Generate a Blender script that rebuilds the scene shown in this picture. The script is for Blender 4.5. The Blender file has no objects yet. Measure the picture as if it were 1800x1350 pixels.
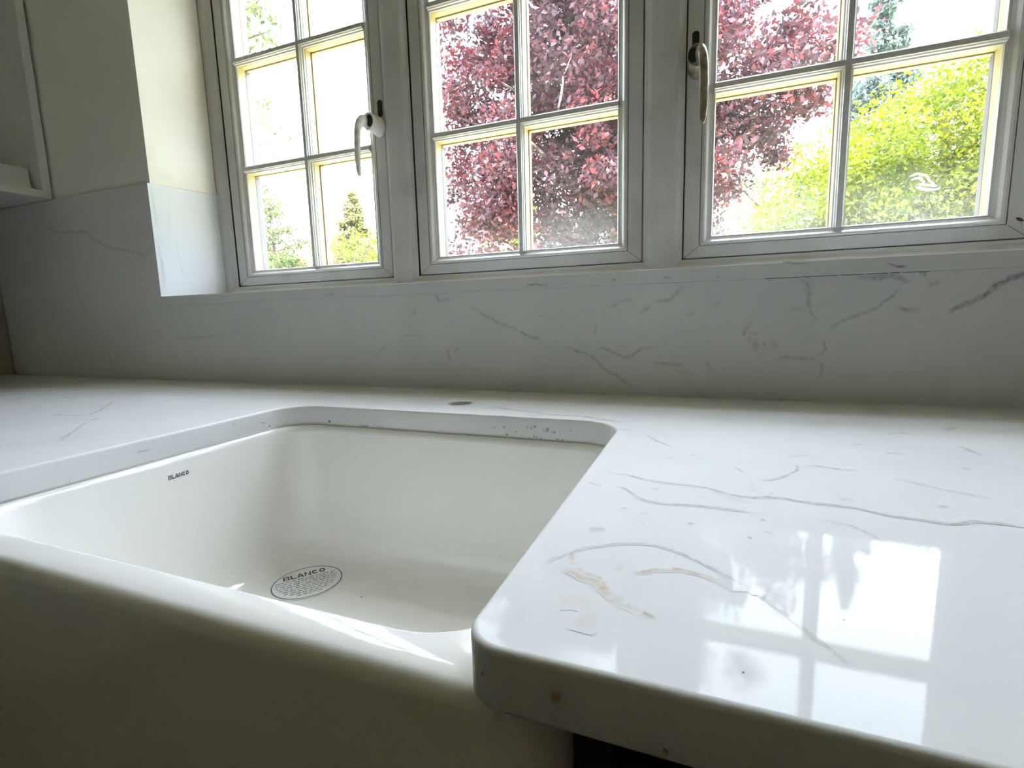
import bpy, bmesh, math, random
import numpy as np
from mathutils import Vector, Matrix

sc = bpy.context.scene
col = sc.collection

# ------------------------------------------------------------------ camera
CAM = [[0.9308553273541684, -0.026507571367888186, 0.3644251750312266],
       [0.3644070586512006, 0.1403807719289029, -0.9205980308896091],
       [-0.0267554693762655, 0.9897426875369282, 0.1403337355222687]]
cd = bpy.data.cameras.new('camera')
cam = bpy.data.objects.new('camera', cd)
col.objects.link(cam)
cd.sensor_fit = 'HORIZONTAL'
cd.sensor_width = 36.0
cd.lens = 874.91 / 1800 * 36.0
cd.clip_start = 0.01
cd.clip_end = 300
cam.matrix_world = Matrix(CAM).to_4x4()
cam.location = (0, 0, 0.138)
sc.camera = cam

# ------------------------------------------------------------------ world, sun, exposure
SKY_LOW, SKY_HIGH = 3.0, 13.0      # bright overcast: the zenith outshines the horizon
world = bpy.data.worlds.new('World')
sc.world = world
world.use_nodes = True
nt = world.node_tree
nt.nodes.clear()
wo = nt.nodes.new('ShaderNodeOutputWorld')
bg = nt.nodes.new('ShaderNodeBackground')
tc = nt.nodes.new('ShaderNodeTexCoord')
mp = nt.nodes.new('ShaderNodeMapping'); mp.inputs['Scale'].default_value = (1.0, 1.0, 2.2)
nz = nt.nodes.new('ShaderNodeTexNoise'); nz.inputs['Scale'].default_value = 2.2; nz.inputs['Detail'].default_value = 4
rp = nt.nodes.new('ShaderNodeValToRGB')
rp.color_ramp.elements[0].position = 0.35; rp.color_ramp.elements[0].color = (0.68, 0.80, 1.0, 1)
rp.color_ramp.elements[1].position = 0.62; rp.color_ramp.elements[1].color = (0.84, 0.895, 1.0, 1)
nt.links.new(tc.outputs['Generated'], mp.inputs[0]); nt.links.new(mp.outputs[0], nz.inputs['Vector'])
nt.links.new(nz.outputs[0], rp.inputs[0]); nt.links.new(rp.outputs[0], bg.inputs[0])
sz = nt.nodes.new('ShaderNodeSeparateXYZ'); nt.links.new(tc.outputs['Generated'], sz.inputs[0])
ms = nt.nodes.new('ShaderNodeMapRange'); ms.inputs['From Min'].default_value = 0.0; ms.inputs['From Max'].default_value = 1.0
ms.inputs['To Min'].default_value = SKY_LOW; ms.inputs['To Max'].default_value = SKY_HIGH
nt.links.new(sz.outputs['Z'], ms.inputs['Value']); nt.links.new(ms.outputs[0], bg.inputs[1])
nt.links.new(bg.outputs[0], wo.inputs[0])

sl = bpy.data.lights.new('sun', 'SUN'); sl.energy = 9.0; sl.angle = math.radians(1.0); sl.color = (1.0, 0.93, 0.80)
sun = bpy.data.objects.new('sun', sl); col.objects.link(sun)
sun.rotation_euler = Vector((-0.55, 0.62, -0.75)).to_track_quat('-Z', 'Y').to_euler()

pl = bpy.data.lights.new('window_portal', 'AREA'); pl.shape = 'RECTANGLE'; pl.size = 1.74; pl.size_y = 1.2
pl.cycles.is_portal = True
po = bpy.data.objects.new('window_portal', pl); col.objects.link(po)
po.location = (-0.36, 1.12, 0.77); po.rotation_euler = (-math.pi / 2, 0, 0)

sc.view_settings.view_transform = 'Standard'
sc.view_settings.look = 'None'
sc.view_settings.gamma = 1.0
sc.view_settings.use_curve_mapping = False
sc.view_settings.exposure = 1.37
sc.cycles.use_denoising = True
sc.cycles.max_bounces = 10
sc.cycles.diffuse_bounces = 6
sc.cycles.glossy_bounces = 4
sc.cycles.transparent_max_bounces = 24
sc.cycles.caustics_reflective = False
sc.cycles.caustics_refractive = False
sc.cycles.sample_clamp_indirect = 6.0

# ------------------------------------------------------------------ helpers
def tag(o, label=None, cat=None, group=None, kind=None):
    if label: o['label'] = label
    if cat: o['category'] = cat
    if group: o['group'] = group
    if kind: o['kind'] = kind
    return o

def empty(name, loc=(0, 0, 0)):
    o = bpy.data.objects.new(name, None)
    o.empty_display_size = 0.05
    o.location = loc
    col.objects.link(o)
    return o

class MB:
    """collects vertices and faces of ONE mesh"""
    def __init__(s):
        s.v = []; s.f = []; s.mi = []; s.sm = []; s.a = []
    def add(s, vs, fs, mat=0, smooth=False, alpha=None, tint=None):
        b = len(s.v)
        s.v += [tuple(map(float, p)) for p in vs]
        s.a += list(zip(alpha, [tint] * len(vs))) if alpha is not None else [(0.0, 0.0)] * len(vs)
        for f in fs:
            s.f.append([b + i for i in f]); s.mi.append(mat); s.sm.append(smooth)
    def box(s, x0, x1, y0, y1, z0, z1, mat=0):
        vs = [(x0, y0, z0), (x1, y0, z0), (x1, y1, z0), (x0, y1, z0), (x0, y0, z1), (x1, y0, z1), (x1, y1, z1), (x0, y1, z1)]
        s.add(vs, [(0, 3, 2, 1), (4, 5, 6, 7), (0, 1, 5, 4), (1, 2, 6, 5), (2, 3, 7, 6), (3, 0, 4, 7)], mat)
    def prism(s, pts, z0, z1, mat=0, axis='z'):
        """pts: 2-D outline; axis z: (x,y), axis y: (x,z) from y=z0 to z1, axis x: (y,z)"""
        n = len(pts)
        def P(p, t):
            return {'z': (p[0], p[1], t), 'y': (p[0], t, p[1]), 'x': (t, p[0], p[1])}[axis]
        vs = [P(p, z0) for p in pts] + [P(p, z1) for p in pts]
        fs = [list(range(n))[::-1], list(range(n, 2 * n))] + [(i, (i + 1) % n, n + (i + 1) % n, n + i) for i in range(n)]
        s.add(vs, fs, mat)
    def loft(s, rings, mat=0, smooth=True, cap0=False, cap1=False, mats=None):
        n = len(rings[0]); vs = [p for r in rings for p in r]
        b = len(s.v); s.v += [tuple(map(float, p)) for p in vs]; s.a += [(0.0, 0.0)] * len(vs)
        for k in range(len(rings) - 1):
            for i in range(n):
                j = (i + 1) % n
                s.f.append([b + k * n + i, b + k * n + j, b + (k + 1) * n + j, b + (k + 1) * n + i])
                s.mi.append(mats[k] if mats else mat); s.sm.append(smooth)
        if cap0: s.f.append([b + i for i in range(n)][::-1]); s.mi.append(mats[0] if mats else mat); s.sm.append(False)
        if cap1: s.f.append([b + (len(rings) - 1) * n + i for i in range(n)]); s.mi.append(mats[-1] if mats else mat); s.sm.append(False)
    def tube(s, path, radii, n=10, mat=0, cap=True):
        rings = []
        for i, p in enumerate(path):
            p = Vector(p); a = Vector(path[max(i - 1, 0)]); c = Vector(path[min(i + 1, len(path) - 1)])
            t = (c - a).normalized()
            u = t.cross(Vector((0, 0, 1)) if abs(t.z) < 0.9 else Vector((1, 0, 0))).normalized(); w = u.cross(t)
            rings.append([p + (u * math.cos(q) + w * math.sin(q)) * radii[i] for q in [2 * math.pi * k / n for k in range(n)]])
        s.loft(rings, mat, True, cap, cap)
    def build(s, name, mats, parent=None, recalc=True, attr=False):
        me = bpy.data.meshes.new(name)
        me.from_pydata(s.v, [], s.f)
        for m in (mats if isinstance(mats, (list, tuple)) else [mats]): me.materials.append(m)
        me.polygons.foreach_set('material_index', s.mi)
        me.polygons.foreach_set('use_smooth', s.sm)
        if attr:
            at = me.attributes.new('vein', 'FLOAT', 'POINT'); at.data.foreach_set('value', [a[0] for a in s.a])
            at = me.attributes.new('tint', 'FLOAT', 'POINT'); at.data.foreach_set('value', [a[1] for a in s.a])
        if recalc:
            bm = bmesh.new(); bm.from_mesh(me); bmesh.ops.recalc_face_normals(bm, faces=bm.faces[:]); bm.to_mesh(me); bm.free()
        me.update()
        o = bpy.data.objects.new(name, me)
        col.objects.link(o)
        if parent: o.parent = parent
        return o

def rrect(x0, x1, y0, y1, r, z, n=8):
    pts = []
    for cx, cy, a0 in ((x1 - r, y1 - r, 0), (x0 + r, y1 - r, 90), (x0 + r, y0 + r, 180), (x1 - r, y0 + r, 270)):
        for k in range(n + 1):
            a = math.radians(a0 + 90 * k / n)
            pts.append((cx + r * math.cos(a), cy + r * math.sin(a), z))
    return pts

def ribbon(mb, pts, hw, strength, tint, to3d, mat=1, seed=0, wob=0.0016):
    """a vein in the stone: a strip three points wide that fades to both sides and at both ends"""
    rnd = random.Random(seed)
    P = [Vector(p) for p in pts]
    fine = []
    step = min(0.006, max(sum((b - a).length for a, b in zip(P[:-1], P[1:])) / 7, 0.0003))
    for a, b in zip(P[:-1], P[1:]):
        L = (b - a).length; m = max(2, int(L / step))
        for k in range(m): fine.append(a.lerp(b, k / m))
    fine.append(P[-1])
    n = len(fine)
    # smooth then wobble
    for _ in range(2 if n > 9 else 0):
        fine = [fine[0]] + [(fine[i - 1] + fine[i] * 2 + fine[i + 1]) / 4 for i in range(1, n - 1)] + [fine[-1]]
    vs = []; al = []
    ph = rnd.uniform(0, 9)
    for i, p in enumerate(fine):
        t = (fine[min(i + 1, n - 1)] - fine[max(i - 1, 0)])
        t = t.normalized() if t.length > 0 else Vector((1, 0))
        nn = Vector((-t.y, t.x))
        q = p + nn * (rnd.uniform(-1, 1) * wob * 0.35 + math.sin(i * 0.55 + ph) * wob * 0.4) if n > 4 else p
        w = hw * 0.001 * 1.5 * (0.75 + 0.5 * rnd.random())
        e = min(1.0, min(i, n - 1 - i) / max(1.6, n * 0.07))
        e = max(e, 0.0)
        for sgn in (-1, -0.35, 0.35, 1):
            r = q + nn * w * sgn
            vs.append(to3d(r.x, r.y, 0.000003 * i)); al.append((0.0 if abs(sgn) == 1 else strength * e * rnd.uniform(0.7, 1.15)))
    if n < 4:   # a speck
        for k in range(len(al)): al[k] = strength if (k % 4 in (1, 2)) else 0.0
    fs = []
    for i in range(n - 1):
        for k in range(3):
            a = i * 4 + k
            fs.append((a, a + 1, a + 5, a + 4))
    mb.add(vs, fs, mat, False, al, tint)

# ------------------------------------------------------------------ materials
def mat(name, base=(0.8, 0.8, 0.8), rough=0.5, spec=0.5, build=None, coat=0.0):
    m = bpy.data.materials.new(name); m.use_nodes = True
    n = m.node_tree; b = n.nodes['Principled BSDF']
    b.inputs['Base Color'].default_value = (*base, 1); b.inputs['Roughness'].default_value = rough
    b.inputs['Specular IOR Level'].default_value = spec
    b.inputs['Coat Weight'].default_value = coat
    if build: build(n, b)
    return m

def N(n, t, **kw):
    x = n.nodes.new(t)
    for k, v in kw.items():
        if k in x.inputs.keys(): x.inputs[k].default_value = v
        else: setattr(x, k, v)
    return x

def noise_col(scale, c0, c1, p0=0.35, p1=0.65, detail=4, bump=0.0, bscale=None, rv=None):
    def f(n, b):
        t = N(n, 'ShaderNodeTexCoord'); z = N(n, 'ShaderNodeTexNoise', Scale=scale, Detail=detail)
        n.links.new(t.outputs['Object'], z.inputs['Vector'])
        r = N(n, 'ShaderNodeValToRGB')
        r.color_ramp.elements[0].position = p0; r.color_ramp.elements[0].color = (*c0, 1)
        r.color_ramp.elements[1].position = p1; r.color_ramp.elements[1].color = (*c1, 1)
        n.links.new(z.outputs[0], r.inputs[0]); n.links.new(r.outputs[0], b.inputs['Base Color'])
        if bump:
            z2 = N(n, 'ShaderNodeTexNoise', Scale=bscale or scale * 6, Detail=3)
            n.links.new(t.outputs['Object'], z2.inputs['Vector'])
            bp = N(n, 'ShaderNodeBump', Strength=bump, Distance=0.002)
            n.links.new(z2.outputs[0], bp.inputs['Height']); n.links.new(bp.outputs[0], b.inputs['Normal'])
    return f

def marble_nodes(n, b, ribbon_mode=False):
    t = N(n, 'ShaderNodeTexCoord')
    # clouding of the stone
    z = N(n, 'ShaderNodeTexNoise', Scale=5.0, Detail=5.0, Roughness=0.55, Distortion=0.6)
    n.links.new(t.outputs['Object'], z.inputs['Vector'])
    r = N(n, 'ShaderNodeValToRGB')
    r.color_ramp.elements[0].position = 0.30; r.color_ramp.elements[0].color = (0.655, 0.665, 0.67, 1)
    r.color_ramp.elements[1].position = 0.62; r.color_ramp.elements[1].color = (0.715, 0.72, 0.72, 1)
    n.links.new(z.outputs[0], r.inputs[0])
    # faint hair veins everywhere
    w = N(n, 'ShaderNodeTexNoise', Scale=6.0, Detail=6.0)
    n.links.new(t.outputs['Object'], w.inputs['Vector'])
    vm = N(n, 'ShaderNodeVectorMath', operation='MULTIPLY_ADD')
    vm.inputs[1].default_value = (0.22, 0.22, 0.22)
    n.links.new(w.outputs['Color'], vm.inputs[0]); n.links.new(t.outputs['Object'], vm.inputs[2])
    vo = N(n, 'ShaderNodeTexVoronoi', feature='DISTANCE_TO_EDGE', Scale=5.0)
    n.links.new(vm.outputs[0], vo.inputs['Vector'])
    mr = N(n, 'ShaderNodeMapRange'); mr.inputs['From Min'].default_value = 0.0; mr.inputs['From Max'].default_value = 0.012
    mr.inputs['To Min'].default_value = 1.0; mr.inputs['To Max'].default_value = 0.0
    n.links.new(vo.outputs['Distance'], mr.inputs['Value'])
    z3 = N(n, 'ShaderNodeTexNoise', Scale=7.0, Detail=2.0)
    n.links.new(t.outputs['Object'], z3.inputs['Vector'])
    mr3 = N(n, 'ShaderNodeMapRange'); mr3.inputs['From Min'].default_value = 0.52; mr3.inputs['From Max'].default_value = 0.75
    mr3.inputs['To Max'].default_value = 0.30
    n.links.new(z3.outputs[0], mr3.inputs['Value'])
    mu = N(n, 'ShaderNodeMath', operation='MULTIPLY'); n.links.new(mr.outputs[0], mu.inputs[0]); n.links.new(mr3.outputs[0], mu.inputs[1])
    mx = N(n, 'ShaderNodeMix', data_type='RGBA')
    n.links.new(mu.outputs[0], mx.inputs['Factor']); n.links.new(r.outputs[0], mx.inputs[6]); mx.inputs[7].default_value = (0.42, 0.41, 0.40, 1)
    # polished sparkle of the quartz grain
    g = N(n, 'ShaderNodeTexNoise', Scale=900.0, Detail=1.0)
    n.links.new(t.outputs['Object'], g.inputs['Vector'])
    bp = N(n, 'ShaderNodeBump', Strength=0.012, Distance=0.0005)
    n.links.new(g.outputs[0], bp.inputs['Height']); n.links.new(bp.outputs[0], b.inputs['Normal'])
    if not ribbon_mode:
        n.links.new(mx.outputs[2], b.inputs['Base Color'])
        return
    a = N(n, 'ShaderNodeAttribute', attribute_name='vein'); ti = N(n, 'ShaderNodeAttribute', attribute_name='tint')
    z4 = N(n, 'ShaderNodeTexNoise', Scale=160.0, Detail=3.0)
    n.links.new(t.outputs['Object'], z4.inputs['Vector'])
    mr4 = N(n, 'ShaderNodeMapRange'); mr4.inputs['From Min'].default_value = 0.32; mr4.inputs['From Max'].default_value = 0.62
    mr4.inputs['To Min'].default_value = 0.35; mr4.inputs['To Max'].default_value = 1.1
    n.links.new(z4.outputs[0], mr4.inputs['Value'])
    m2 = N(n, 'ShaderNodeMath', operation='MULTIPLY', use_clamp=True)
    n.links.new(a.outputs['Fac'], m2.inputs[0]); n.links.new(mr4.outputs[0], m2.inputs[1])
    cx = N(n, 'ShaderNodeMix', data_type='RGBA')
    n.links.new(ti.outputs['Fac'], cx.inputs['Factor']); cx.inputs[6].default_value = (0.22, 0.22, 0.23, 1); cx.inputs[7].default_value = (0.46, 0.30, 0.14, 1)
    m3 = N(n, 'ShaderNodeMix', data_type='RGBA')
    n.links.new(m2.outputs[0], m3.inputs['Factor']); n.links.new(mx.outputs[2], m3.inputs[6]); n.links.new(cx.outputs[2], m3.inputs[7])
    n.links.new(m3.outputs[2], b.inputs['Base Color'])

MARBLE = mat('marble', rough=0.014, spec=0.07, build=lambda n, b: marble_nodes(n, b))
VEIN = mat('marble_vein', rough=0.014, spec=0.07, build=lambda n, b: marble_nodes(n, b, True))
UPVC = mat('white_upvc', rough=0.28, spec=0.45, build=noise_col(9, (0.43, 0.415, 0.365), (0.54, 0.53, 0.50), 0.25, 0.5, 5))
CREAM = mat('cream_spacer', (0.46, 0.385, 0.22), 0.4)
GASKET = mat('black_gasket', (0.012, 0.012, 0.012), 0.6)
SPACER = mat('grey_spacer', (0.12, 0.12, 0.13), 0.4)
GRIME = mat('grime', (0.10, 0.065, 0.04), 0.8)
CERAMIC = mat('ceramic', rough=0.07, spec=0.55, coat=0.2, build=noise_col(3, (0.82, 0.81, 0.775), (0.85, 0.84, 0.81)))
INK = mat('navy_ink', (0.015, 0.015, 0.05), 0.4)
TEXTINK = mat('grey_ink', (0.16, 0.16, 0.19), 0.5)
STICKER = mat('sticker_paper', (0.80, 0.80, 0.80), 0.35)
PAINT = mat('wall_paint', rough=0.6, spec=0.3, build=noise_col(4, (0.80, 0.785, 0.74), (0.84, 0.83, 0.79), bump=0.08, bscale=260))
PLASTER = mat('reveal_plaster', rough=0.55, spec=0.3, build=noise_col(5, (0.68, 0.645, 0.54), (0.75, 0.725, 0.65), 0.3, 0.55, bump=0.10, bscale=60))
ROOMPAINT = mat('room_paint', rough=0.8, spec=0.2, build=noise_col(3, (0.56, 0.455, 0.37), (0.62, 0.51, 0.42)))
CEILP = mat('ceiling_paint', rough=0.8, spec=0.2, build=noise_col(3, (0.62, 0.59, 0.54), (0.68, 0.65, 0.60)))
FLOORM = mat('floor_boards', rough=0.5, build=noise_col(6, (0.05, 0.03, 0.018), (0.09, 0.055, 0.035)))
BOARD = mat('white_board', rough=0.45, build=noise_col(20, (0.62, 0.62, 0.60), (0.68, 0.68, 0.66)))
BACKBOARD = mat('grey_hardboard', rough=0.6, build=noise_col(20, (0.40, 0.39, 0.36), (0.47, 0.46, 0.43)))
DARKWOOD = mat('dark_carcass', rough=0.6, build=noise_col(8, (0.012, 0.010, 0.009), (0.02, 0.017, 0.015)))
HANDLE = mat('aged_shaded_handle', rough=0.3, build=noise_col(70, (0.10, 0.078, 0.042), (0.34, 0.29, 0.21), 0.35, 0.70))  # aged brown, colour darkened further for the shade on its room side
HANDLEW = mat('white_handle', rough=0.3, build=noise_col(60, (0.60, 0.56, 0.50), (0.78, 0.77, 0.72), 0.30, 0.55))
BLACK = mat('black_hole', (0.006, 0.006, 0.006), 0.5)
BRICK = mat('brick', rough=0.9, build=noise_col(5, (0.35, 0.17, 0.11), (0.5, 0.28, 0.2)))
STAIN = mat('dark_red_stain', (0.10, 0.015, 0.015), 0.5)

def glass_mat(name, haze):
    m = bpy.data.materials.new(name); m.use_nodes = True; n = m.node_tree; n.nodes.clear()
    o = N(n, 'ShaderNodeOutputMaterial'); tr = N(n, 'ShaderNodeBsdfTransparent'); gl = N(n, 'ShaderNodeBsdfGlossy', Roughness=0.02)
    tr.inputs[0].default_value = (0.965, 0.975, 0.97, 1)
    fr = N(n, 'ShaderNodeFresnel', IOR=1.45); m1 = N(n, 'ShaderNodeMixShader'); m2 = N(n, 'ShaderNodeMixShader')
    tl = N(n, 'ShaderNodeBsdfTranslucent'); tl.inputs[0].default_value = (0.9, 0.9, 0.9, 1)
    geo = N(n, 'ShaderNodeNewGeometry')
    mfb = N(n, 'ShaderNodeMix', data_type='FLOAT'); n.links.new(geo.outputs['Backfacing'], mfb.inputs['Factor'])
    n.links.new(fr.outputs[0], mfb.inputs[2]); mfb.inputs[3].default_value = 0.04
    n.links.new(mfb.outputs[0], m1.inputs[0]); n.links.new(tr.outputs[0], m1.inputs[1]); n.links.new(gl.outputs[0], m1.inputs[2])
    # dust: stronger near the lower rail
    t = N(n, 'ShaderNodeTexCoord'); sp = N(n, 'ShaderNodeSeparateXYZ'); n.links.new(t.outputs['Object'], sp.inputs[0])
    mr = N(n, 'ShaderNodeMapRange'); mr.inputs['From Min'].default_value = 0.26; mr.inputs['From Max'].default_value = 0.36
    mr.inputs['To Min'].default_value = haze; mr.inputs['To Max'].default_value = haze * 0.12
    n.links.new(sp.outputs['Z'], mr.inputs['Value'])
    mpp = N(n, 'ShaderNodeMapping'); mpp.inputs['Rotation'].default_value = (0, 0.6, 0); mpp.inputs['Scale'].default_value = (30, 1, 120)
    n.links.new(t.outputs['Object'], mpp.inputs[0])
    nz = N(n, 'ShaderNodeTexNoise', Scale=1.0, Detail=5.0); n.links.new(mpp.outputs[0], nz.inputs['Vector'])
    mu = N(n, 'ShaderNodeMath', operation='MULTIPLY'); n.links.new(mr.outputs[0], mu.inputs[0]); n.links.new(nz.outputs[0], mu.inputs[1])
    n.links.new(mu.outputs[0], m2.inputs[0]); n.links.new(m1.outputs[0], m2.inputs[1]); n.links.new(tl.outputs[0], m2.inputs[2])
    n.links.new(m2.outputs[0], o.inputs[0])
    return m
GLASS = glass_mat('window_glass', 0.03)
GLASSD = glass_mat('dusty_window_glass', 0.09)

def smear_mat():
    m = bpy.data.materials.new('dried_smear'); m.use_nodes = True; n = m.node_tree; n.nodes.clear()
    o = N(n, 'ShaderNodeOutputMaterial'); tr = N(n, 'ShaderNodeBsdfTransparent'); tl = N(n, 'ShaderNodeBsdfTranslucent')
    a = N(n, 'ShaderNodeAttribute', attribute_name='vein'); mx = N(n, 'ShaderNodeMixShader')
    n.links.new(a.outputs['Fac'], mx.inputs[0]); n.links.new(tr.outputs[0], mx.inputs[1]); n.links.new(tl.outputs[0], mx.inputs[2])
    n.links.new(mx.outputs[0], o.inputs[0]); return m
SMEAR = smear_mat()

def leaf_mat(name, c0, c1, c2, trans=0.45, gloss=0.25):
    m = bpy.data.materials.new(name); m.use_nodes = True; n = m.node_tree; n.nodes.clear()
    o = N(n, 'ShaderNodeOutputMaterial'); g = N(n, 'ShaderNodeNewGeometry'); r = N(n, 'ShaderNodeValToRGB')
    e = r.color_ramp.elements; e[0].position = 0.0; e[0].color = (*c0, 1); e[1].position = 1.0; e[1].color = (*c2, 1)
    x = e.new(0.55); x.color = (*c1, 1)
    t = N(n, 'ShaderNodeTexCoord'); z = N(n, 'ShaderNodeTexNoise', Scale=1.6, Detail=2.0); n.links.new(t.outputs['Object'], z.inputs['Vector'])
    ad = N(n, 'ShaderNodeMath', operation='MULTIPLY_ADD', use_clamp=True); ad.inputs[1].default_value = 0.55
    mm = N(n, 'ShaderNodeMapRange'); mm.inputs['From Min'].default_value = 0.3; mm.inputs['From Max'].default_value = 0.7; mm.inputs['To Max'].default_value = 0.5
    n.links.new(z.outputs[0], mm.inputs['Value'])
    n.links.new(g.outputs['Random Per Island'], ad.inputs[0]); n.links.new(mm.outputs[0], ad.inputs[2]); n.links.new(ad.outputs[0], r.inputs[0])
    d = N(n, 'ShaderNodeBsdfPrincipled'); d.inputs['Roughness'].default_value = gloss; d.inputs['Specular IOR Level'].default_value = 0.35
    tl = N(n, 'ShaderNodeBsdfTranslucent'); mx = N(n, 'ShaderNodeMixShader'); mx.inputs[0].default_value = trans
    n.links.new(r.outputs[0], d.inputs['Base Color']); n.links.new(r.outputs[0], tl.inputs[0])
    n.links.new(d.outputs[0], mx.inputs[1]); n.links.new(tl.outputs[0], mx.inputs[2]); n.links.new(mx.outputs[0], o.inputs[0])
    return m
BARK = mat('bark', rough=0.9, build=noise_col(12, (0.05, 0.035, 0.03), (0.13, 0.10, 0.085)))
GRASS = mat('lawn', rough=0.9, build=noise_col(3, (0.20, 0.24, 0.06), (0.34, 0.36, 0.12)))
PAVING = mat('sandstone_paving', rough=0.85, build=noise_col(3, (0.55, 0.45, 0.28), (0.68, 0.58, 0.38)))
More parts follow.
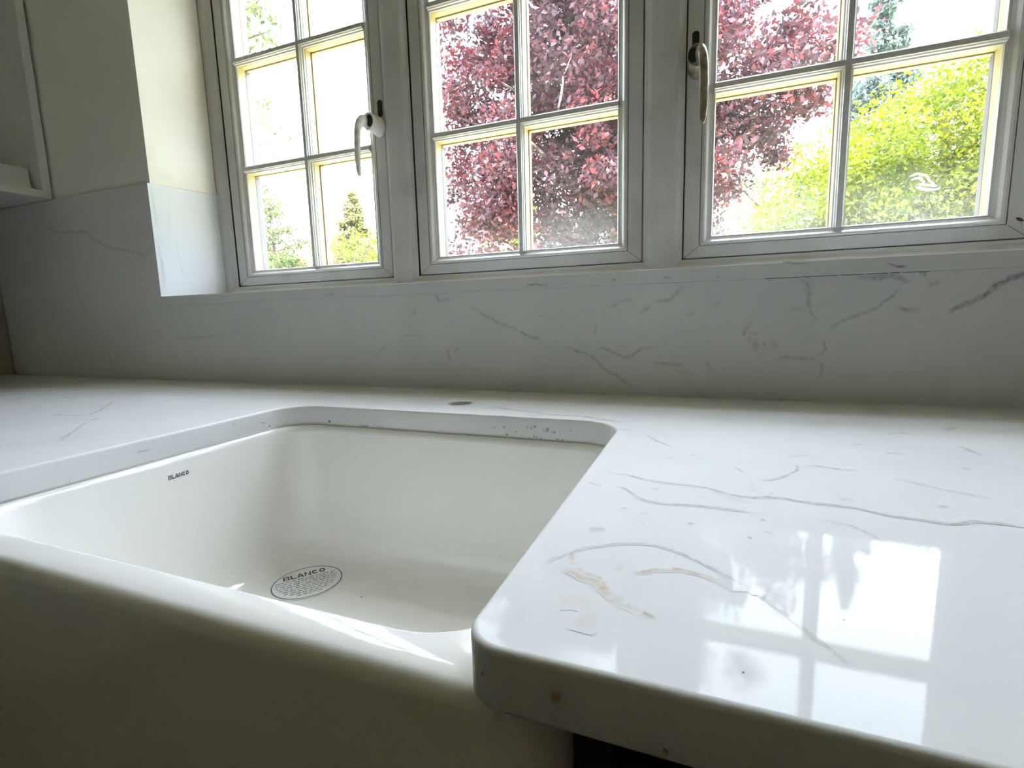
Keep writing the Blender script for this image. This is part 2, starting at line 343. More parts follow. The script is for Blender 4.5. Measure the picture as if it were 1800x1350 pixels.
# traced courses of the veins: (points, half width in mm, strength, 0 grey .. 1 ochre)
TOP_VEINS = [
  ([(-0.08,0.4131),(-0.062,0.413),(-0.0503,0.4076),(-0.0391,0.4024),(-0.0289,0.4032),(-0.0165,0.3989),(-0.0038,0.4009),(0.0059,0.397),(0.0151,0.391),(0.024,0.3866),(0.0336,0.3863),(0.0445,0.3916),(0.0541,0.3924),(0.0629,0.3895),(0.0752,0.3894),(0.0873,0.3899),(0.0945,0.3872),(0.105,0.3833),(0.1143,0.377),(0.1289,0.3786),(0.1384,0.376),(0.1467,0.3749),(0.1539,0.3785),(0.159,0.3848),(0.1641,0.3829),(0.1746,0.3862),(0.1784,0.3834),(0.1838,0.3841)], 1.5, 0.55, 0.25),
  ([(0.003,0.3977),(0.0105,0.3925),(0.0194,0.3852),(0.0278,0.3769)], 4, 0.22, 1),
  ([(-0.0899,0.3853),(-0.0736,0.3797)], 1.2, 0.35, 0),
  ([(-0.0671,0.3849),(-0.0581,0.3804),(-0.0446,0.3624),(-0.0344,0.356),(-0.025,0.3537),(-0.0119,0.3597),(0.0013,0.3577),(0.0185,0.3611),(0.0292,0.3592)], 1.4, 0.45, 0.1),
  ([(-0.0821,0.2464),(-0.0753,0.2599),(-0.0675,0.2694),(-0.0597,0.2772),(-0.0487,0.2818),(-0.0378,0.2868),(-0.0265,0.2885),(-0.0151,0.2863),(-0.0055,0.2806),(0.0028,0.2725),(0.0106,0.2656),(0.0172,0.2584),(0.0224,0.255),(0.0256,0.2505)], 1.1, 0.45, 0.3),
  ([(0.0221,0.2543),(0.0297,0.2466),(0.0365,0.2378),(0.0424,0.2277),(0.0479,0.2198),(0.0551,0.2077)], 1, 0.35, 0.3),
  ([(0.0074,0.2646),(0.0119,0.2658)], 3.2, 0.5, 1),
  ([(-0.0732,0.264),(-0.0707,0.2648),(-0.066,0.2518)], 1.6, 0.4, 1),
  ([(-0.0683,0.2487),(-0.0651,0.2416),(-0.0593,0.2421),(-0.0577,0.2384),(-0.052,0.2376),(-0.0482,0.2362),(-0.0466,0.2315),(-0.043,0.2283),(-0.0394,0.2247),(-0.0333,0.2262)], 2.6, 0.45, 1),
  ([(-0.0675,0.2497),(-0.0623,0.2484),(-0.0596,0.2434),(-0.0537,0.2426),(-0.0502,0.2424),(-0.0476,0.2364)], 1.6, 0.4, 1),
  ([(-0.0256,0.2192),(-0.0225,0.2175),(-0.0201,0.2141)], 1.3, 0.55, 0.8),
  ([(-0.0394,0.2247),(-0.0319,0.2209),(-0.0254,0.2176)], 2.4, 0.2, 1),
  ([(-0.0436,0.2524),(-0.0411,0.2585),(-0.0375,0.2582)], 2, 0.3, 0.8),
  ([(-0.0338,0.2521),(-0.0298,0.2535),(-0.0257,0.2595),(-0.0202,0.2596),(-0.0135,0.2607),(-0.0124,0.2637),(-0.0049,0.2618),(-0.0004,0.2622),(0.0079,0.2592)], 1.6, 0.55, 0.9),
  ([(0.0155,0.2604),(0.0171,0.2557),(0.0186,0.2512)], 4, 0.2, 0.3),
  ([(-0.0644,0.2144),(-0.0568,0.2182),(-0.0473,0.2133)], 4.5, 0.15, 1),
  ([(-0.0468,0.2135),(-0.0471,0.2038),(-0.0479,0.1945)], 4, 0.15, 0.9),
  ([(0.0812,0.4808),(0.0888,0.4842),(0.0962,0.4813),(0.1054,0.4783),(0.1206,0.4784)], 1.6, 0.4, 0),
  ([(0.1389,0.4653),(0.1463,0.4609),(0.1564,0.4528),(0.1659,0.4453),(0.1735,0.4404),(0.1814,0.4374),(0.1899,0.4294)], 2.4, 0.28, 0),
  ([(0.0224,0.4611),(0.0264,0.4572),(0.0317,0.4413)], 1.5, 0.35, 0),
  ([(0.0396,0.4274),(0.0503,0.4307),(0.0605,0.4447),(0.0667,0.4557),(0.0716,0.4626),(0.0766,0.4736),(0.0747,0.4849)], 1.6, 0.45, 0.2),
  ([(-0.0981,0.5793),(-0.0789,0.5741)], 1.6, 0.5, 0),
  ([(-0.062,0.557),(-0.0455,0.5316),(-0.0306,0.5088)], 1.5, 0.4, 0),
  ([(-0.3003,0.6735),(-0.2644,0.6585),(-0.2363,0.6526),(-0.2068,0.6385),(-0.1824,0.637),(-0.1596,0.6388),(-0.135,0.63),(-0.1138,0.6222),(-0.0917,0.6089)], 2, 0.6, 0.1),
  ([(0.1528,0.5444),(0.1658,0.5436),(0.1739,0.5437)], 2, 0.4, 0),
  ([(0.2275,0.5923),(0.2303,0.5784),(0.2308,0.5669),(0.2324,0.554)], 2.2, 0.45, 0.2),
  ([(0.2,0.5122),(0.2039,0.5041)], 2, 0.35, 0),
  ([(0.0895,0.4005),(0.0965,0.4032),(0.1001,0.4012)], 1.5, 0.3, 0),
  ([(0.1469,0.4033),(0.156,0.4086)], 2.5, 0.4, 0),
  ([(0.0709,0.3604),(0.0871,0.3538),(0.0921,0.3453),(0.0956,0.3379),(0.0992,0.3319)], 1.3, 0.3, 0),
  ([(0.2376,0.6573),(0.2606,0.6829)], 4, 0.35, 0.2),
  ([(0.1778,0.6257),(0.1987,0.6375),(0.2062,0.6245)], 3, 0.25, 0.3),
  ([(0.1355,0.5706),(0.1466,0.5706)], 2, 0.35, 0),
  ([(0.0694,0.509),(0.0806,0.5113),(0.0944,0.5171)], 2, 0.2, 0),
  ([(-0.0683,0.2987),(-0.0571,0.299)], 3, 0.45, 0),
  ([(-0.0384,0.3855),(-0.0318,0.3839)], 2, 0.35, 0),
  ([(-0.009,0.3279),(-0.0055,0.3254)], 1.2, 0.5, 0),
  ([(0.0248,0.3163),(0.0285,0.3149)], 1.2, 0.5, 0),
  ([(0.0346,0.3457),(0.0385,0.3461)], 1.6, 0.4, 0),
  ([(0.0358,0.3259),(0.0397,0.3285)], 1.5, 0.35, 0.8),
  ([(-0.0547,0.3405),(-0.0496,0.3375)], 1.5, 0.3, 0),
  ([(-0.041,0.3337),(-0.0349,0.3349)], 1.2, 0.35, 0),
  ([(-0.0043,0.3778),(-0.0001,0.3777)], 1.3, 0.3, 0.2),
  ([(-0.0323,0.471),(-0.0271,0.4734)], 1.8, 0.3, 0),
  ([(-0.0136,0.4878),(-0.0066,0.4913)], 1.8, 0.3, 0),
  ([(-0.0372,0.3173),(-0.0356,0.3165)], 1.2, 0.4, 0),
  ([(0.0472,0.401),(0.0481,0.3992)], 1.2, 0.9, 0.8),
  ([(0.0589,0.242),(0.0595,0.2413)], 0.7, 1.6, 0),
  ([(0.0156,0.1919),(0.0161,0.1912)], 0.4, 1.2, 0),
  ([(-0.9667,0.4521),(-0.9362,0.4511),(-0.8828,0.457),(-0.9143,0.493),(-1.006,0.5682)], 2.5, 0.4, 0.2),
  ([(-0.8274,0.4273),(-0.842,0.4472),(-0.8294,0.4456)], 2.5, 0.4, 0.2),
  ([(-0.8217,0.4242),(-0.7621,0.374),(-0.7202,0.3402)], 2.2, 0.35, 0.1),
  ([(-1.2361,0.5632),(-1.2754,0.5975),(-1.0974,0.5549)], 2.5, 0.2, 0),
]
SPLASH_VEINS = [
  ([(-0.3218,0.1117),(-0.3059,0.1053),(-0.2902,0.0989),(-0.267,0.0914)], 2.2, 0.6, 0.1),
  ([(-0.2266,0.0827),(-0.2069,0.0731),(-0.1827,0.066),(-0.1708,0.0554),(-0.1565,0.0413),(-0.1401,0.0333),(-0.1285,0.0218),(-0.1101,0.0117)], 2, 0.6, 0.3),
  ([(-0.1707,0.0779),(-0.1589,0.0767),(-0.1472,0.0709),(-0.1356,0.0686),(-0.1264,0.0593),(-0.115,0.0652),(-0.1016,0.0722),(-0.0994,0.0779),(-0.0796,0.0802)], 2.4, 0.5, 0.2),
  ([(-0.0836,0.054),(-0.0574,0.0527),(-0.0319,0.0505)], 2.4, 0.5, 0.6),
  ([(-0.1729,0.1189),(-0.1742,0.0979)], 2, 0.35, 0),
  ([(-0.0345,0.1759),(-0.0446,0.1656),(-0.0528,0.1551),(-0.0591,0.1498),(-0.0826,0.1517)], 2.8, 0.45, 0),
  ([(-0.0825,0.1429),(-0.1043,0.1335)], 2.6, 0.4, 0),
  ([(-0.1089,0.1537),(-0.1246,0.1554),(-0.1427,0.147),(-0.1496,0.1415)], 2.6, 0.3, 0),
  ([(-0.005,0.0548),(0.0034,0.0483),(0.0077,0.0396)], 2.4, 0.4, 0.3),
  ([(0.0637,0.123),(0.0547,0.1106),(0.0476,0.0938),(0.0588,0.1022),(0.0704,0.0978)], 3, 0.45, 0.2),
  ([(0.0559,0.0768),(0.0631,0.0895),(0.0785,0.0831),(0.0811,0.0642),(0.0676,0.0705)], 4, 0.5, 0.6),
  ([(0.0592,0.0916),(0.0713,0.0747),(0.081,0.0663)], 5, 0.4, 0.7),
  ([(0.0514,0.0959),(0.0632,0.0874)], 4, 0.4, 0.5),
  ([(-0.0192,0.1324),(-0.0335,0.1273)], 2.5, 0.25, 0),
  ([(0.0048,0.1435),(0.0186,0.1462)], 3, 0.3, 0),
  ([(0.0822,0.0831),(0.0936,0.0789),(0.0856,0.0914)], 4, 0.45, 0.6),
  ([(0.0906,0.0601),(0.1053,0.0633),(0.1162,0.0645),(0.138,0.0601),(0.1467,0.0626)], 3, 0.5, 0.6),
  ([(0.1467,0.0626),(0.1549,0.0749),(0.1505,0.091)], 2.4, 0.6, 0.3),
  ([(0.1486,0.0606),(0.1536,0.0484),(0.1502,0.0298)], 2.2, 0.45, 0.3),
  ([(0.1441,0.1132),(0.1346,0.1274),(0.132,0.1454),(0.1311,0.1633),(0.1272,0.1714),(0.1164,0.1749)], 2.6, 0.6, 0),
  ([(0.1317,0.1514),(0.1298,0.1713),(0.1339,0.177)], 6, 0.4, 0),
  ([(0.1585,0.103),(0.1683,0.1127),(0.1864,0.1202),(0.2026,0.1266),(0.215,0.1349),(0.2226,0.1423),(0.2332,0.1495),(0.2404,0.1586)], 2.2, 0.55, 0),
  ([(0.2887,0.1244),(0.3028,0.1332),(0.3211,0.1398),(0.3318,0.1475),(0.3367,0.1561),(0.3472,0.1627),(0.3563,0.1689),(0.363,0.1697),(0.3763,0.1716)], 3.4, 0.9, 0),
  ([(0.2326,0.1344),(0.2472,0.1283),(0.2627,0.1279)], 2.4, 0.6, 0),
  ([(0.1831,0.1764),(0.1998,0.1714),(0.2159,0.171),(0.2251,0.1761),(0.2398,0.1679),(0.2509,0.1646)], 3, 0.6, 0),
  ([(0.2634,0.1603),(0.2827,0.1631)], 3, 0.5, 0),
  ([(0.2563,0.1745),(0.2652,0.1767)], 3.5, 0.8, 0),
  ([(0.299,0.1803),(0.2925,0.1708)], 4, 0.35, 0),
  ([(0.1042,0.1302),(0.1166,0.1339),(0.1327,0.1315)], 2, 0.3, 0),
  ([(-0.4023,0.1547),(-0.3736,0.1341),(-0.3282,0.1162),(-0.3062,0.1055)], 2.6, 0.4, 0),
  ([(-0.4547,0.0796),(-0.4493,0.063),(-0.4438,0.0491)], 2.2, 0.6, 0.3),
  ([(-0.4299,0.0796),(-0.4382,0.0672)], 2.2, 0.45, 0.3),
  ([(-0.5475,0.104),(-0.5344,0.101),(-0.508,0.0999)], 2.4, 0.4, 0.2),
  ([(-0.5793,0.0884),(-0.6128,0.062)], 1.8, 0.4, 0.2),
  ([(-0.4322,0.0298),(-0.4265,0.0201)], 2, 0.4, 0.4),
  ([(-0.4778,0.1774),(-0.4671,0.173),(-0.4659,0.1653),(-0.4379,0.1679)], 2.6, 0.4, 0),
  ([(-0.5251,0.1417),(-0.5149,0.147)], 3, 0.4, 0),
  ([(-0.8833,0.1025),(-0.8833,0.0928)], 1.8, 0.5, 0.2),
  ([(-0.4605,0.0907),(-0.4652,0.0902)], 1.6, 0.4, 0.3),
  ([(-1.6507,0.406),(-1.5871,0.3784),(-1.4779,0.3723),(-1.4421,0.3488),(-1.3842,0.3252),(-1.2786,0.3058),(-1.2604,0.291)], 3, 0.4, 0.1),
  ([(-1.446,0.0709),(-1.4484,0.033)], 3.5, 0.45, 0.8),
  ([(-1.2395,0.1261),(-1.259,0.1069)], 3.5, 0.45, 0.5),
  ([(-1.1775,0.0993),(-1.0932,0.1021),(-1.0171,0.1097)], 2.4, 0.25, 0.3),
  ([(-1.8989,0.0024),(-1.874,0.0105)], 5, 0.5, 0.8),
  ([(-1.037,0.0382),(-1.0252,0.0551)], 2.5, 0.3, 0.5),
]
SILL_VEINS = [
  ([(0.2188,0.1912),(0.2301,0.1869),(0.2441,0.186)], 1.6, 0.8, 0),
  ([(0.0954,0.1997),(0.1098,0.1969),(0.1343,0.1964)], 1.4, 0.4, 0),
  ([(-0.2953,0.1854),(-0.2747,0.1869),(-0.257,0.1825),(-0.2519,0.187)], 2, 0.6, 0),
  ([(-0.0679,0.1849),(-0.0554,0.1875)], 1.8, 0.5, 0),
  ([(0.0077,0.1822),(0.0135,0.184)], 1.4, 0.5, 0),
  ([(-0.7327,0.1843),(-0.6948,0.1873)], 1.5, 0.4, 0),
  ([(-0.147,0.1855),(-0.1402,0.1885)], 1.6, 0.5, 0),
]
BACK_FACE_VEINS = [
  ([(-0.61,-0.0186),(-0.5965,-0.0213),(-0.5807,-0.0194)], 1.2, 1, 0),
  ([(-0.5941,-0.0177),(-0.5807,-0.0199)], 1, 1.2, 0),
  ([(-0.5601,-0.0242),(-0.5545,-0.0243)], 1.5, 1.5, 0),
  ([(-0.5031,-0.0274),(-0.48,-0.0271)], 1.4, 0.7, 0),
  ([(-0.4677,-0.0275),(-0.4539,-0.0274)], 1.2, 0.5, 0),
  ([(-0.2765,-0.0183),(-0.2741,-0.0174)], 1.07724, 0.708481, 0),
  ([(-0.2714,-0.0174),(-0.2698,-0.0171)], 1.44257, 1.16032, 0),
  ([(-0.2587,-0.0157),(-0.2541,-0.0149)], 1.17568, 0.793678, 0),
  ([(-0.2403,-0.0214),(-0.2384,-0.0205)], 0.95008, 1.24923, 0),
  ([(-0.2256,-0.0141),(-0.2209,-0.0144)], 1.36031, 0.735405, 0),
  ([(-0.2184,-0.0148),(-0.2159,-0.0149)], 1.31233, 1.19825, 0),
  ([(-0.2148,-0.0129),(-0.2099,-0.0118)], 1.2241, 1.07019, 0),
  ([(-0.2018,-0.0161),(-0.1985,-0.0153)], 1.13151, 0.662542, 0),
  ([(-0.1983,-0.0176),(-0.1933,-0.018)], 1.18335, 0.810172, 0),
  ([(-0.1971,-0.0147),(-0.1922,-0.0145)], 1.41762, 1.19363, 0),
  ([(-0.1867,-0.0186),(-0.1835,-0.0182)], 1.21924, 0.90173, 0),
  ([(-0.1775,-0.0146),(-0.1757,-0.0142)], 1.36881, 0.630267, 0),
  ([(-0.1775,-0.0203),(-0.1762,-0.0204)], 0.996303, 0.974235, 0),
  ([(-0.215,-0.0262),(-0.2119,-0.0257)], 1.4981, 0.736901, 0),
  ([(-0.2103,-0.027),(-0.2074,-0.0263)], 1.24287, 0.793413, 0),
  ([(-0.2056,-0.0284),(-0.2029,-0.0287)], 1.02447, 0.99097, 0),
  ([(-0.1834,-0.0281),(-0.1786,-0.027)], 0.843127, 0.760209, 0),
  ([(-0.1765,-0.0282),(-0.1723,-0.0281)], 0.966192, 0.831747, 0),
  ([(-0.2319,-0.0255),(-0.2299,-0.0253)], 0.829968, 1.0881, 0),
  ([(-0.2553,-0.0253),(-0.2502,-0.0258)], 1.31441, 1.27191, 0),
  ([(-0.1638,-0.0149),(-0.1626,-0.0144)], 1.4762, 1.14267, 0),
  ([(-0.1493,-0.0166),(-0.1467,-0.0172)], 1.23436, 1.17255, 0),
  ([(-0.1461,-0.0305),(-0.1439,-0.0298)], 1.1109, 0.695506, 0),
  ([(-0.1939,-0.0299),(-0.1912,-0.0306)], 1.03192, 0.606578, 0),
  ([(-0.189,-0.0193),(-0.1877,-0.0186)], 1.34862, 0.853907, 0),
]
LEFT_FACE_VEINS = [
  ([(0.5008,-0.0114),(0.5029,-0.0063)], 1, 0.5, 0),
  ([(0.5459,-0.0159),(0.5578,-0.019)], 1, 0.5, 0),
  ([(0.5608,-0.0237),(0.5677,-0.0261)], 1, 1.2, 0),
  ([(0.37,-0.0136),(0.3875,-0.0136)], 1.2, 0.4, 0),
  ([(0.3012,-0.0264),(0.3018,-0.0269)], 1.2, 0.9, 0),
]
FRONT_FACE_VEINS = [
  ([(-0.086,-0.0122),(-0.0846,-0.0125)], 1, 1.3, 0.6),
  ([(-0.0558,-0.0149),(-0.053,-0.0139),(-0.05,-0.0135)], 2.6, 1, 1),
  ([(-0.081,-0.0306),(-0.0788,-0.0311),(-0.0754,-0.031)], 3, 0.5, 1),
  ([(-0.012,-0.0246),(-0.0093,-0.0247)], 1, 1.2, 0.6),
]

# ================================================================== large structure
XL, XR = -1.221, 0.503          # inner faces of the window reveal at the room side
FX0, FX1 = -1.197, 0.479        # the same at the window frame
YW = 0.820                      # face of the marble on the window wall
ZS0, ZS1 = 0.1785, 0.2005       # marble sill board
ZT = 0.461                      # top of the marble upstand
ZH = 1.345                      # head of the window opening

m = MB()
def plan(x_out, xa, xb, y0):     # one side of the window wall, splayed reveal
    return [(x_out, y0), (xa, y0), (xb, 0.979), (xb, 1.12), (x_out, 1.12)]
m.prism(plan(-1.8995, XL, FX0, 0.8262), ZT + 0.0005, 1.50)
m.prism(plan(-1.99, XL - 0.009, FX0 - 0.009, 0.8322), -0.90, ZT)
m.prism(plan(1.600, XR, FX1, 0.8262)[::-1], ZT + 0.0005, 1.50)
m.prism(plan(1.70, XR + 0.009, FX1 + 0.009, 0.8322)[::-1], -0.90, ZT)
m.box(XL - 0.009, XR + 0.009, 0.8322, 1.12, -0.90, ZS0 - 0.0005)
m.box(XL, XR, 0.8262, 1.12, ZH, 1.50)
tag(m.build('wall_back', PAINT), 'painted wall around the kitchen window', kind='structure')
# brownish silicone line where plaster meets the frame, and the plaster skin of the reveal
m = MB()
m.prism([(XL + 0.0002, 0.8268), (FX0 + 0.0012, 0.9775), (FX0 + 0.0002, 0.9775), (XL - 0.0008, 0.8268)], ZT + 0.001, ZH - 0.001)
m.prism([(XR - 0.0002, 0.8268), (FX1 - 0.0012, 0.9775), (FX1 - 0.0002, 0.9775), (XR + 0.0008, 0.8268)][::-1], ZT + 0.001, ZH - 0.001)
tag(m.build('trim_2', PLASTER), 'bright plastered window reveal', kind='structure')

for nm, b, mt, lb in (('wall_left', (-1.99, -1.8995, -2.6, 0.8322, -0.9, 1.5), PAINT, 'wall behind the open wall cabinet'),
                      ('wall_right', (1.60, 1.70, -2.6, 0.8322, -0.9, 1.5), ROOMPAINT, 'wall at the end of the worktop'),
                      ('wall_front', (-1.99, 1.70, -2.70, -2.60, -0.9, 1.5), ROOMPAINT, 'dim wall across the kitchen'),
                      ('floor', (-1.99, 1.70, -2.70, 1.12, -1.0, -0.9), FLOORM, 'dark wooden floor'),
                      ('ceiling', (-1.99, 1.70, -2.70, 1.12, 1.50, 1.60), CEILP, 'ceiling')):
    m = MB(); m.box(*b); tag(m.build(nm, mt), lb, kind='structure')

m = MB(); m.box(-60, 60, 1.125, 90, -1.35, -1.25)
tag(m.build('ground', GRASS), 'garden lawn outside', kind='structure')
m = MB(); m.box(-5, 5, 1.13, 3.6, -1.2495, -1.20)
tag(m.build('patio', PAVING), 'sandstone terrace below the window', kind='structure')

# ------------------------------------------------------------------ window frame with two mullions
SZ0, SZ1 = 0.227, 1.313
SASH = [(-1.162, -0.676), (-0.608, -0.119), (-0.049, 0.440)]
yF, yS = 0.978, 0.990
m = MB()
ch = 0.015
zb, zt = SZ0 - ch, SZ1 + ch
xs = [FX0] + [v for a, b in SASH for v in (a - ch, b + ch)] + [FX1]
def quad(y, x0, x1, z0, z1, mt=0): m.add([(x0, y, z0), (x1, y, z0), (x1, y, z1), (x0, y, z1)], [(0, 1, 2, 3)], mt)
z00, z11 = ZS1 + 0.0003, ZH - 0.0003
for y, d in ((yF, ch), (1.060, 0.0)):
    X = [FX0] + [v for a, b in SASH for v in (a - d, b + d)] + [FX1]
    quad(y, FX0, FX1, z00, SZ0 - d); quad(y, FX0, FX1, SZ1 + d, z11)
    for i in range(0, 8, 2): quad(y, X[i], X[i + 1], SZ0 - d, SZ1 + d)
def rect(x0, x1, z0, z1, y): return [(x0, y, z0), (x1, y, z0), (x1, y, z1), (x0, y, z1)]
for a, b in SASH:
    pr = [(ch, yF), (ch - 0.0015, yF + 0.0003), (0.011, 0.9795), (0.008, 0.9835), (0.005, 0.9865), (0.0022, 0.9875), (0.0, 0.9885), (0.0, 1.048), (-0.006, 1.048), (-0.006, 1.060)]
    rings = [rect(a - o, b + o, SZ0 - o, SZ1 + o, y) for o, y in pr]
    m.loft(rings, smooth=False, mats=[0, 0, 0, 0, 0, 0, 1, 1, 0])
m.loft([rect(FX0, FX1, z00, z11, yF), rect(FX0, FX1, z00, z11, 1.060)], smooth=False)
fr = m.build('trim_1', [UPVC, GASKET])
tag(fr, 'white window frame with two mullions between the three casements', kind='structure')
m = MB()
m.prism([(FX0 + 0.0002, 0.9755), (FX0 + 0.0025, 0.9778), (FX0 - 0.0002, 0.9778)], ZT + 0.002, ZH - 0.002)
tag(m.build('trim_3', mat('brown_sealant', (0.33, 0.22, 0.15), 0.7)), 'brown stained bead of sealant beside the frame', kind='structure')

# ------------------------------------------------------------------ casements
ROWC = [0.517, 0.7715, 1.026]; GZ0, GZ1 = 0.266, 1.2735
def casement(idx, a, b, glx, grx, xc, label, hand):
    root = empty('window_%d' % idx, ((a + b) / 2, yS, SZ0)); tag(root, label, kind='structure')
    inv = Matrix.Translation(-root.location)
    L = glx - a; R = b - grx; B = GZ0 - SZ0; T = SZ1 - GZ1
    prof = [(0.0, 1.045), (0.0, 0.9925), (0.03, 0.9903), (0.55, 0.990), (0.562, 0.9925), (0.575, 0.990), (0.66, 0.9885), (0.72, 0.990),
            (0.80, 0.9945), (0.90, 0.9975), (0.97, 0.9985), (1.0, 1.0015), (1.0, 1.0032), (0.985, 1.0045), (0.985, 1.0245), (1.0, 1.0250), (1.0, 1.0385), (0.93, 1.045)]
    g = 0.0016
    m = MB()
    rings = [rect(a + g + L * f, b - g - R * f, SZ0 + g + B * f, SZ1 - g - T * f, y) for f, y in prof]
    mats = [0] * 17; mats[3] = 3; mats[4] = 3; mats[12] = 1; mats[13] = 2; mats[14] = 2; mats[15] = 4
    rings.append(rings[0])
    m.loft(rings, smooth=False, mats=mats[:len(rings) - 1] + [0])
    # dirty mitre joints at the four corners of the sash face
    for (xo, zo, xi, zi) in ((a + g, SZ0 + g, a + L * 0.55, SZ0 + B * 0.55), (b - g, SZ0 + g, b - R * 0.55, SZ0 + B * 0.55),
                             (a + g, SZ1 - g, a + L * 0.55, SZ1 - T * 0.55), (b - g, SZ1 - g, b - R * 0.55, SZ1 - T * 0.55)):
        d = Vector((xi - xo, zi - zo)).normalized(); nn = Vector((-d.y, d.x)) * 0.0004; y = 0.98985
        m.add([(xo + nn.x, y, zo + nn.y), (xi + nn.x, y, zi + nn.y), (xi - nn.x, y, zi - nn.y), (xo - nn.x, y, zo - nn.y)], [(0, 1, 2, 3)], 3)
    if idx == 3:
        n = 14; m.add([(0.4262 + 0.0046 * math.cos(2 * math.pi * i / n) + 0.0015 * math.sin(2 * math.pi * i / n), 0.9898, 0.2560 - 0.0030 * math.sin(2 * math.pi * i / n) - 0.0012 * math.cos(2 * math.pi * i / n)) for i in range(n)], [list(range(n))], 5)
        m.add([(0.4270, 0.9898, 0.2530), (0.4275, 0.9898, 0.2530), (0.4295, 0.9898, 0.2470), (0.4290, 0.9898, 0.2470)], [(0, 1, 2, 3)], 5)
    o = m.build('sash', [UPVC, GASKET, CREAM, GRIME, SPACER, STAIN]); o.parent = root; o.matrix_parent_inverse = inv
    # muntins
    hp = [(0.0098, 1.0028), (0.0092, 0.9985), (0.0072, 0.9968), (0.0066, 0.9935), (0.0048, 0.9915), (0.0042, 0.9895)]
    def bar(p0, p1, vertical):
        m = MB()
        def pt(h, y, t): return ((p0[0] + h, y, t) if vertical else (t, y, p0[1] + h))
        t0, t1 = (p0[1], p1[1]) if vertical else (p0[0], p1[0])
        for prf in ([(h, y) for h, y in hp] + [(-h, y) for h, y in hp[::-1]],
                    [(0.0085, 1.0065), (0.0085, 1.0225), (-0.0085, 1.0225), (-0.0085, 1.0065)],
                    [(0.0098, 1.0265), (0.0098, 1.038), (0.006, 1.044), (-0.006, 1.044), (-0.0098, 1.038), (-0.0098, 1.0265)]):
            mt = 1 if len(prf) == 4 else (0 if prf[0][1] < 1.01 else 2)
            n = len(prf)
            vs = [pt(h, y, t0) for h, y in prf] + [pt(h, y, t1) for h, y in prf]
            m.add(vs, [(i, (i + 1) % n, n + (i + 1) % n, n + i) for i in range(n)] + [list(range(n))[::-1], list(range(n, 2 * n))], mt)
        q = m.build('glazing_bar', [UPVC, CREAM, CREAM]); q.parent = root; q.matrix_parent_inverse = inv
    bar((xc, GZ0 - 0.001), (xc, GZ1 + 0.001), True)
    for z in ROWC:
        bar((glx - 0.001, z), (xc - 0.0045, z), False)
        bar((xc + 0.0045, z), (grx + 0.001, z), False)
    # eight panes, each a sealed unit
    zr = [GZ0] + [v for z in ROWC for v in (z - 0.0088, z + 0.0088)] + [GZ1]
    for r in range(4):
        for c, (xa, xb) in enumerate(((glx + 0.0008, xc - 0.0090), (xc + 0.0090, grx - 0.0008))):
            m = MB(); z0, z1 = zr[2 * r] + 0.0008, zr[2 * r + 1] - 0.0008
            for y in (1.0034, 1.0254):
                m.add(rect(xa, xb, z0, z1, y), [(0, 1, 2, 3)], 0)
            if idx == 3 and r == 0 and c == 1:
                f3 = lambda x, z, l: (x, 1.0030 - l, z)
                for k, pts in enumerate([[(0.290, 0.335), (0.300, 0.339), (0.312, 0.335), (0.318, 0.327), (0.325, 0.318)],
                                         [(0.292, 0.330), (0.303, 0.333), (0.310, 0.326), (0.305, 0.319), (0.298, 0.318)],
                                         [(0.300, 0.318), (0.312, 0.314), (0.325, 0.313), (0.332, 0.316)],
                                         [(0.302, 0.324), (0.318, 0.320), (0.329, 0.318)]]):
                    ribbon(m, pts, 1.2, 0.75, 0, f3, 1, k)
                ribbon(m, [(0.347, 0.425), (0.352, 0.435), (0.353, 0.445)], 0.8, 0.5, 0, f3, 1, 7)
            if idx == 2 and r == 1 and c == 1:
                f3 = lambda x, z, l: (x, 1.0030 - l, z)
                ribbon(m, [(-0.284, 0.530), (-0.279, 0.555), (-0.275, 0.575), (-0.272, 0.590)], 1.6, 0.7, 0, f3, 1, 2)
                ribbon(m, [(-0.272, 0.590), (-0.262, 0.612), (-0.255, 0.630)], 0.7, 0.35, 0, f3, 1, 3)
            q = m.build('pane', [GLASSD if (idx == 3 or (idx == 2 and c == 1)) else GLASS, SMEAR], recalc=False, attr=True)
            q.parent = root; q.matrix_parent_inverse = inv
    if hand is None: return root
    # lever handle
    x0, s = hand
    zc = 0.5535
    m = MB(); pts = []
    for k in range(24):
        q = 2 * math.pi * k / 24; pts.append((x0 - s * 0.003 + 0.0058 * math.cos(q), 0.5935 + (0.011 if math.sin(q) > 0 else -0.012) + 0.0058 * math.sin(q)))
    m.prism(pts, 0.9880, 0.98995, 1, 'y')
    rings = []
    for yy, k in ((0.9899, 1.06), (0.984, 1.06), (0.982, 0.98), (0.968, 0.93), (0.952, 0.98), (0.9475, 0.94), (0.9455, 0.84)):
        rings.append([(x0 + 0.0155 * k * math.cos(2 * math.pi * i / 28), yy, zc + 0.0195 * k * math.sin(2 * math.pi * i / 28)) for i in range(28)])
    m.loft(rings, 0, True, True, True)
    h = m.build('handle', [HANDLE if idx == 3 else HANDLEW, BLACK]); h.parent = root; h.matrix_parent_inverse = inv
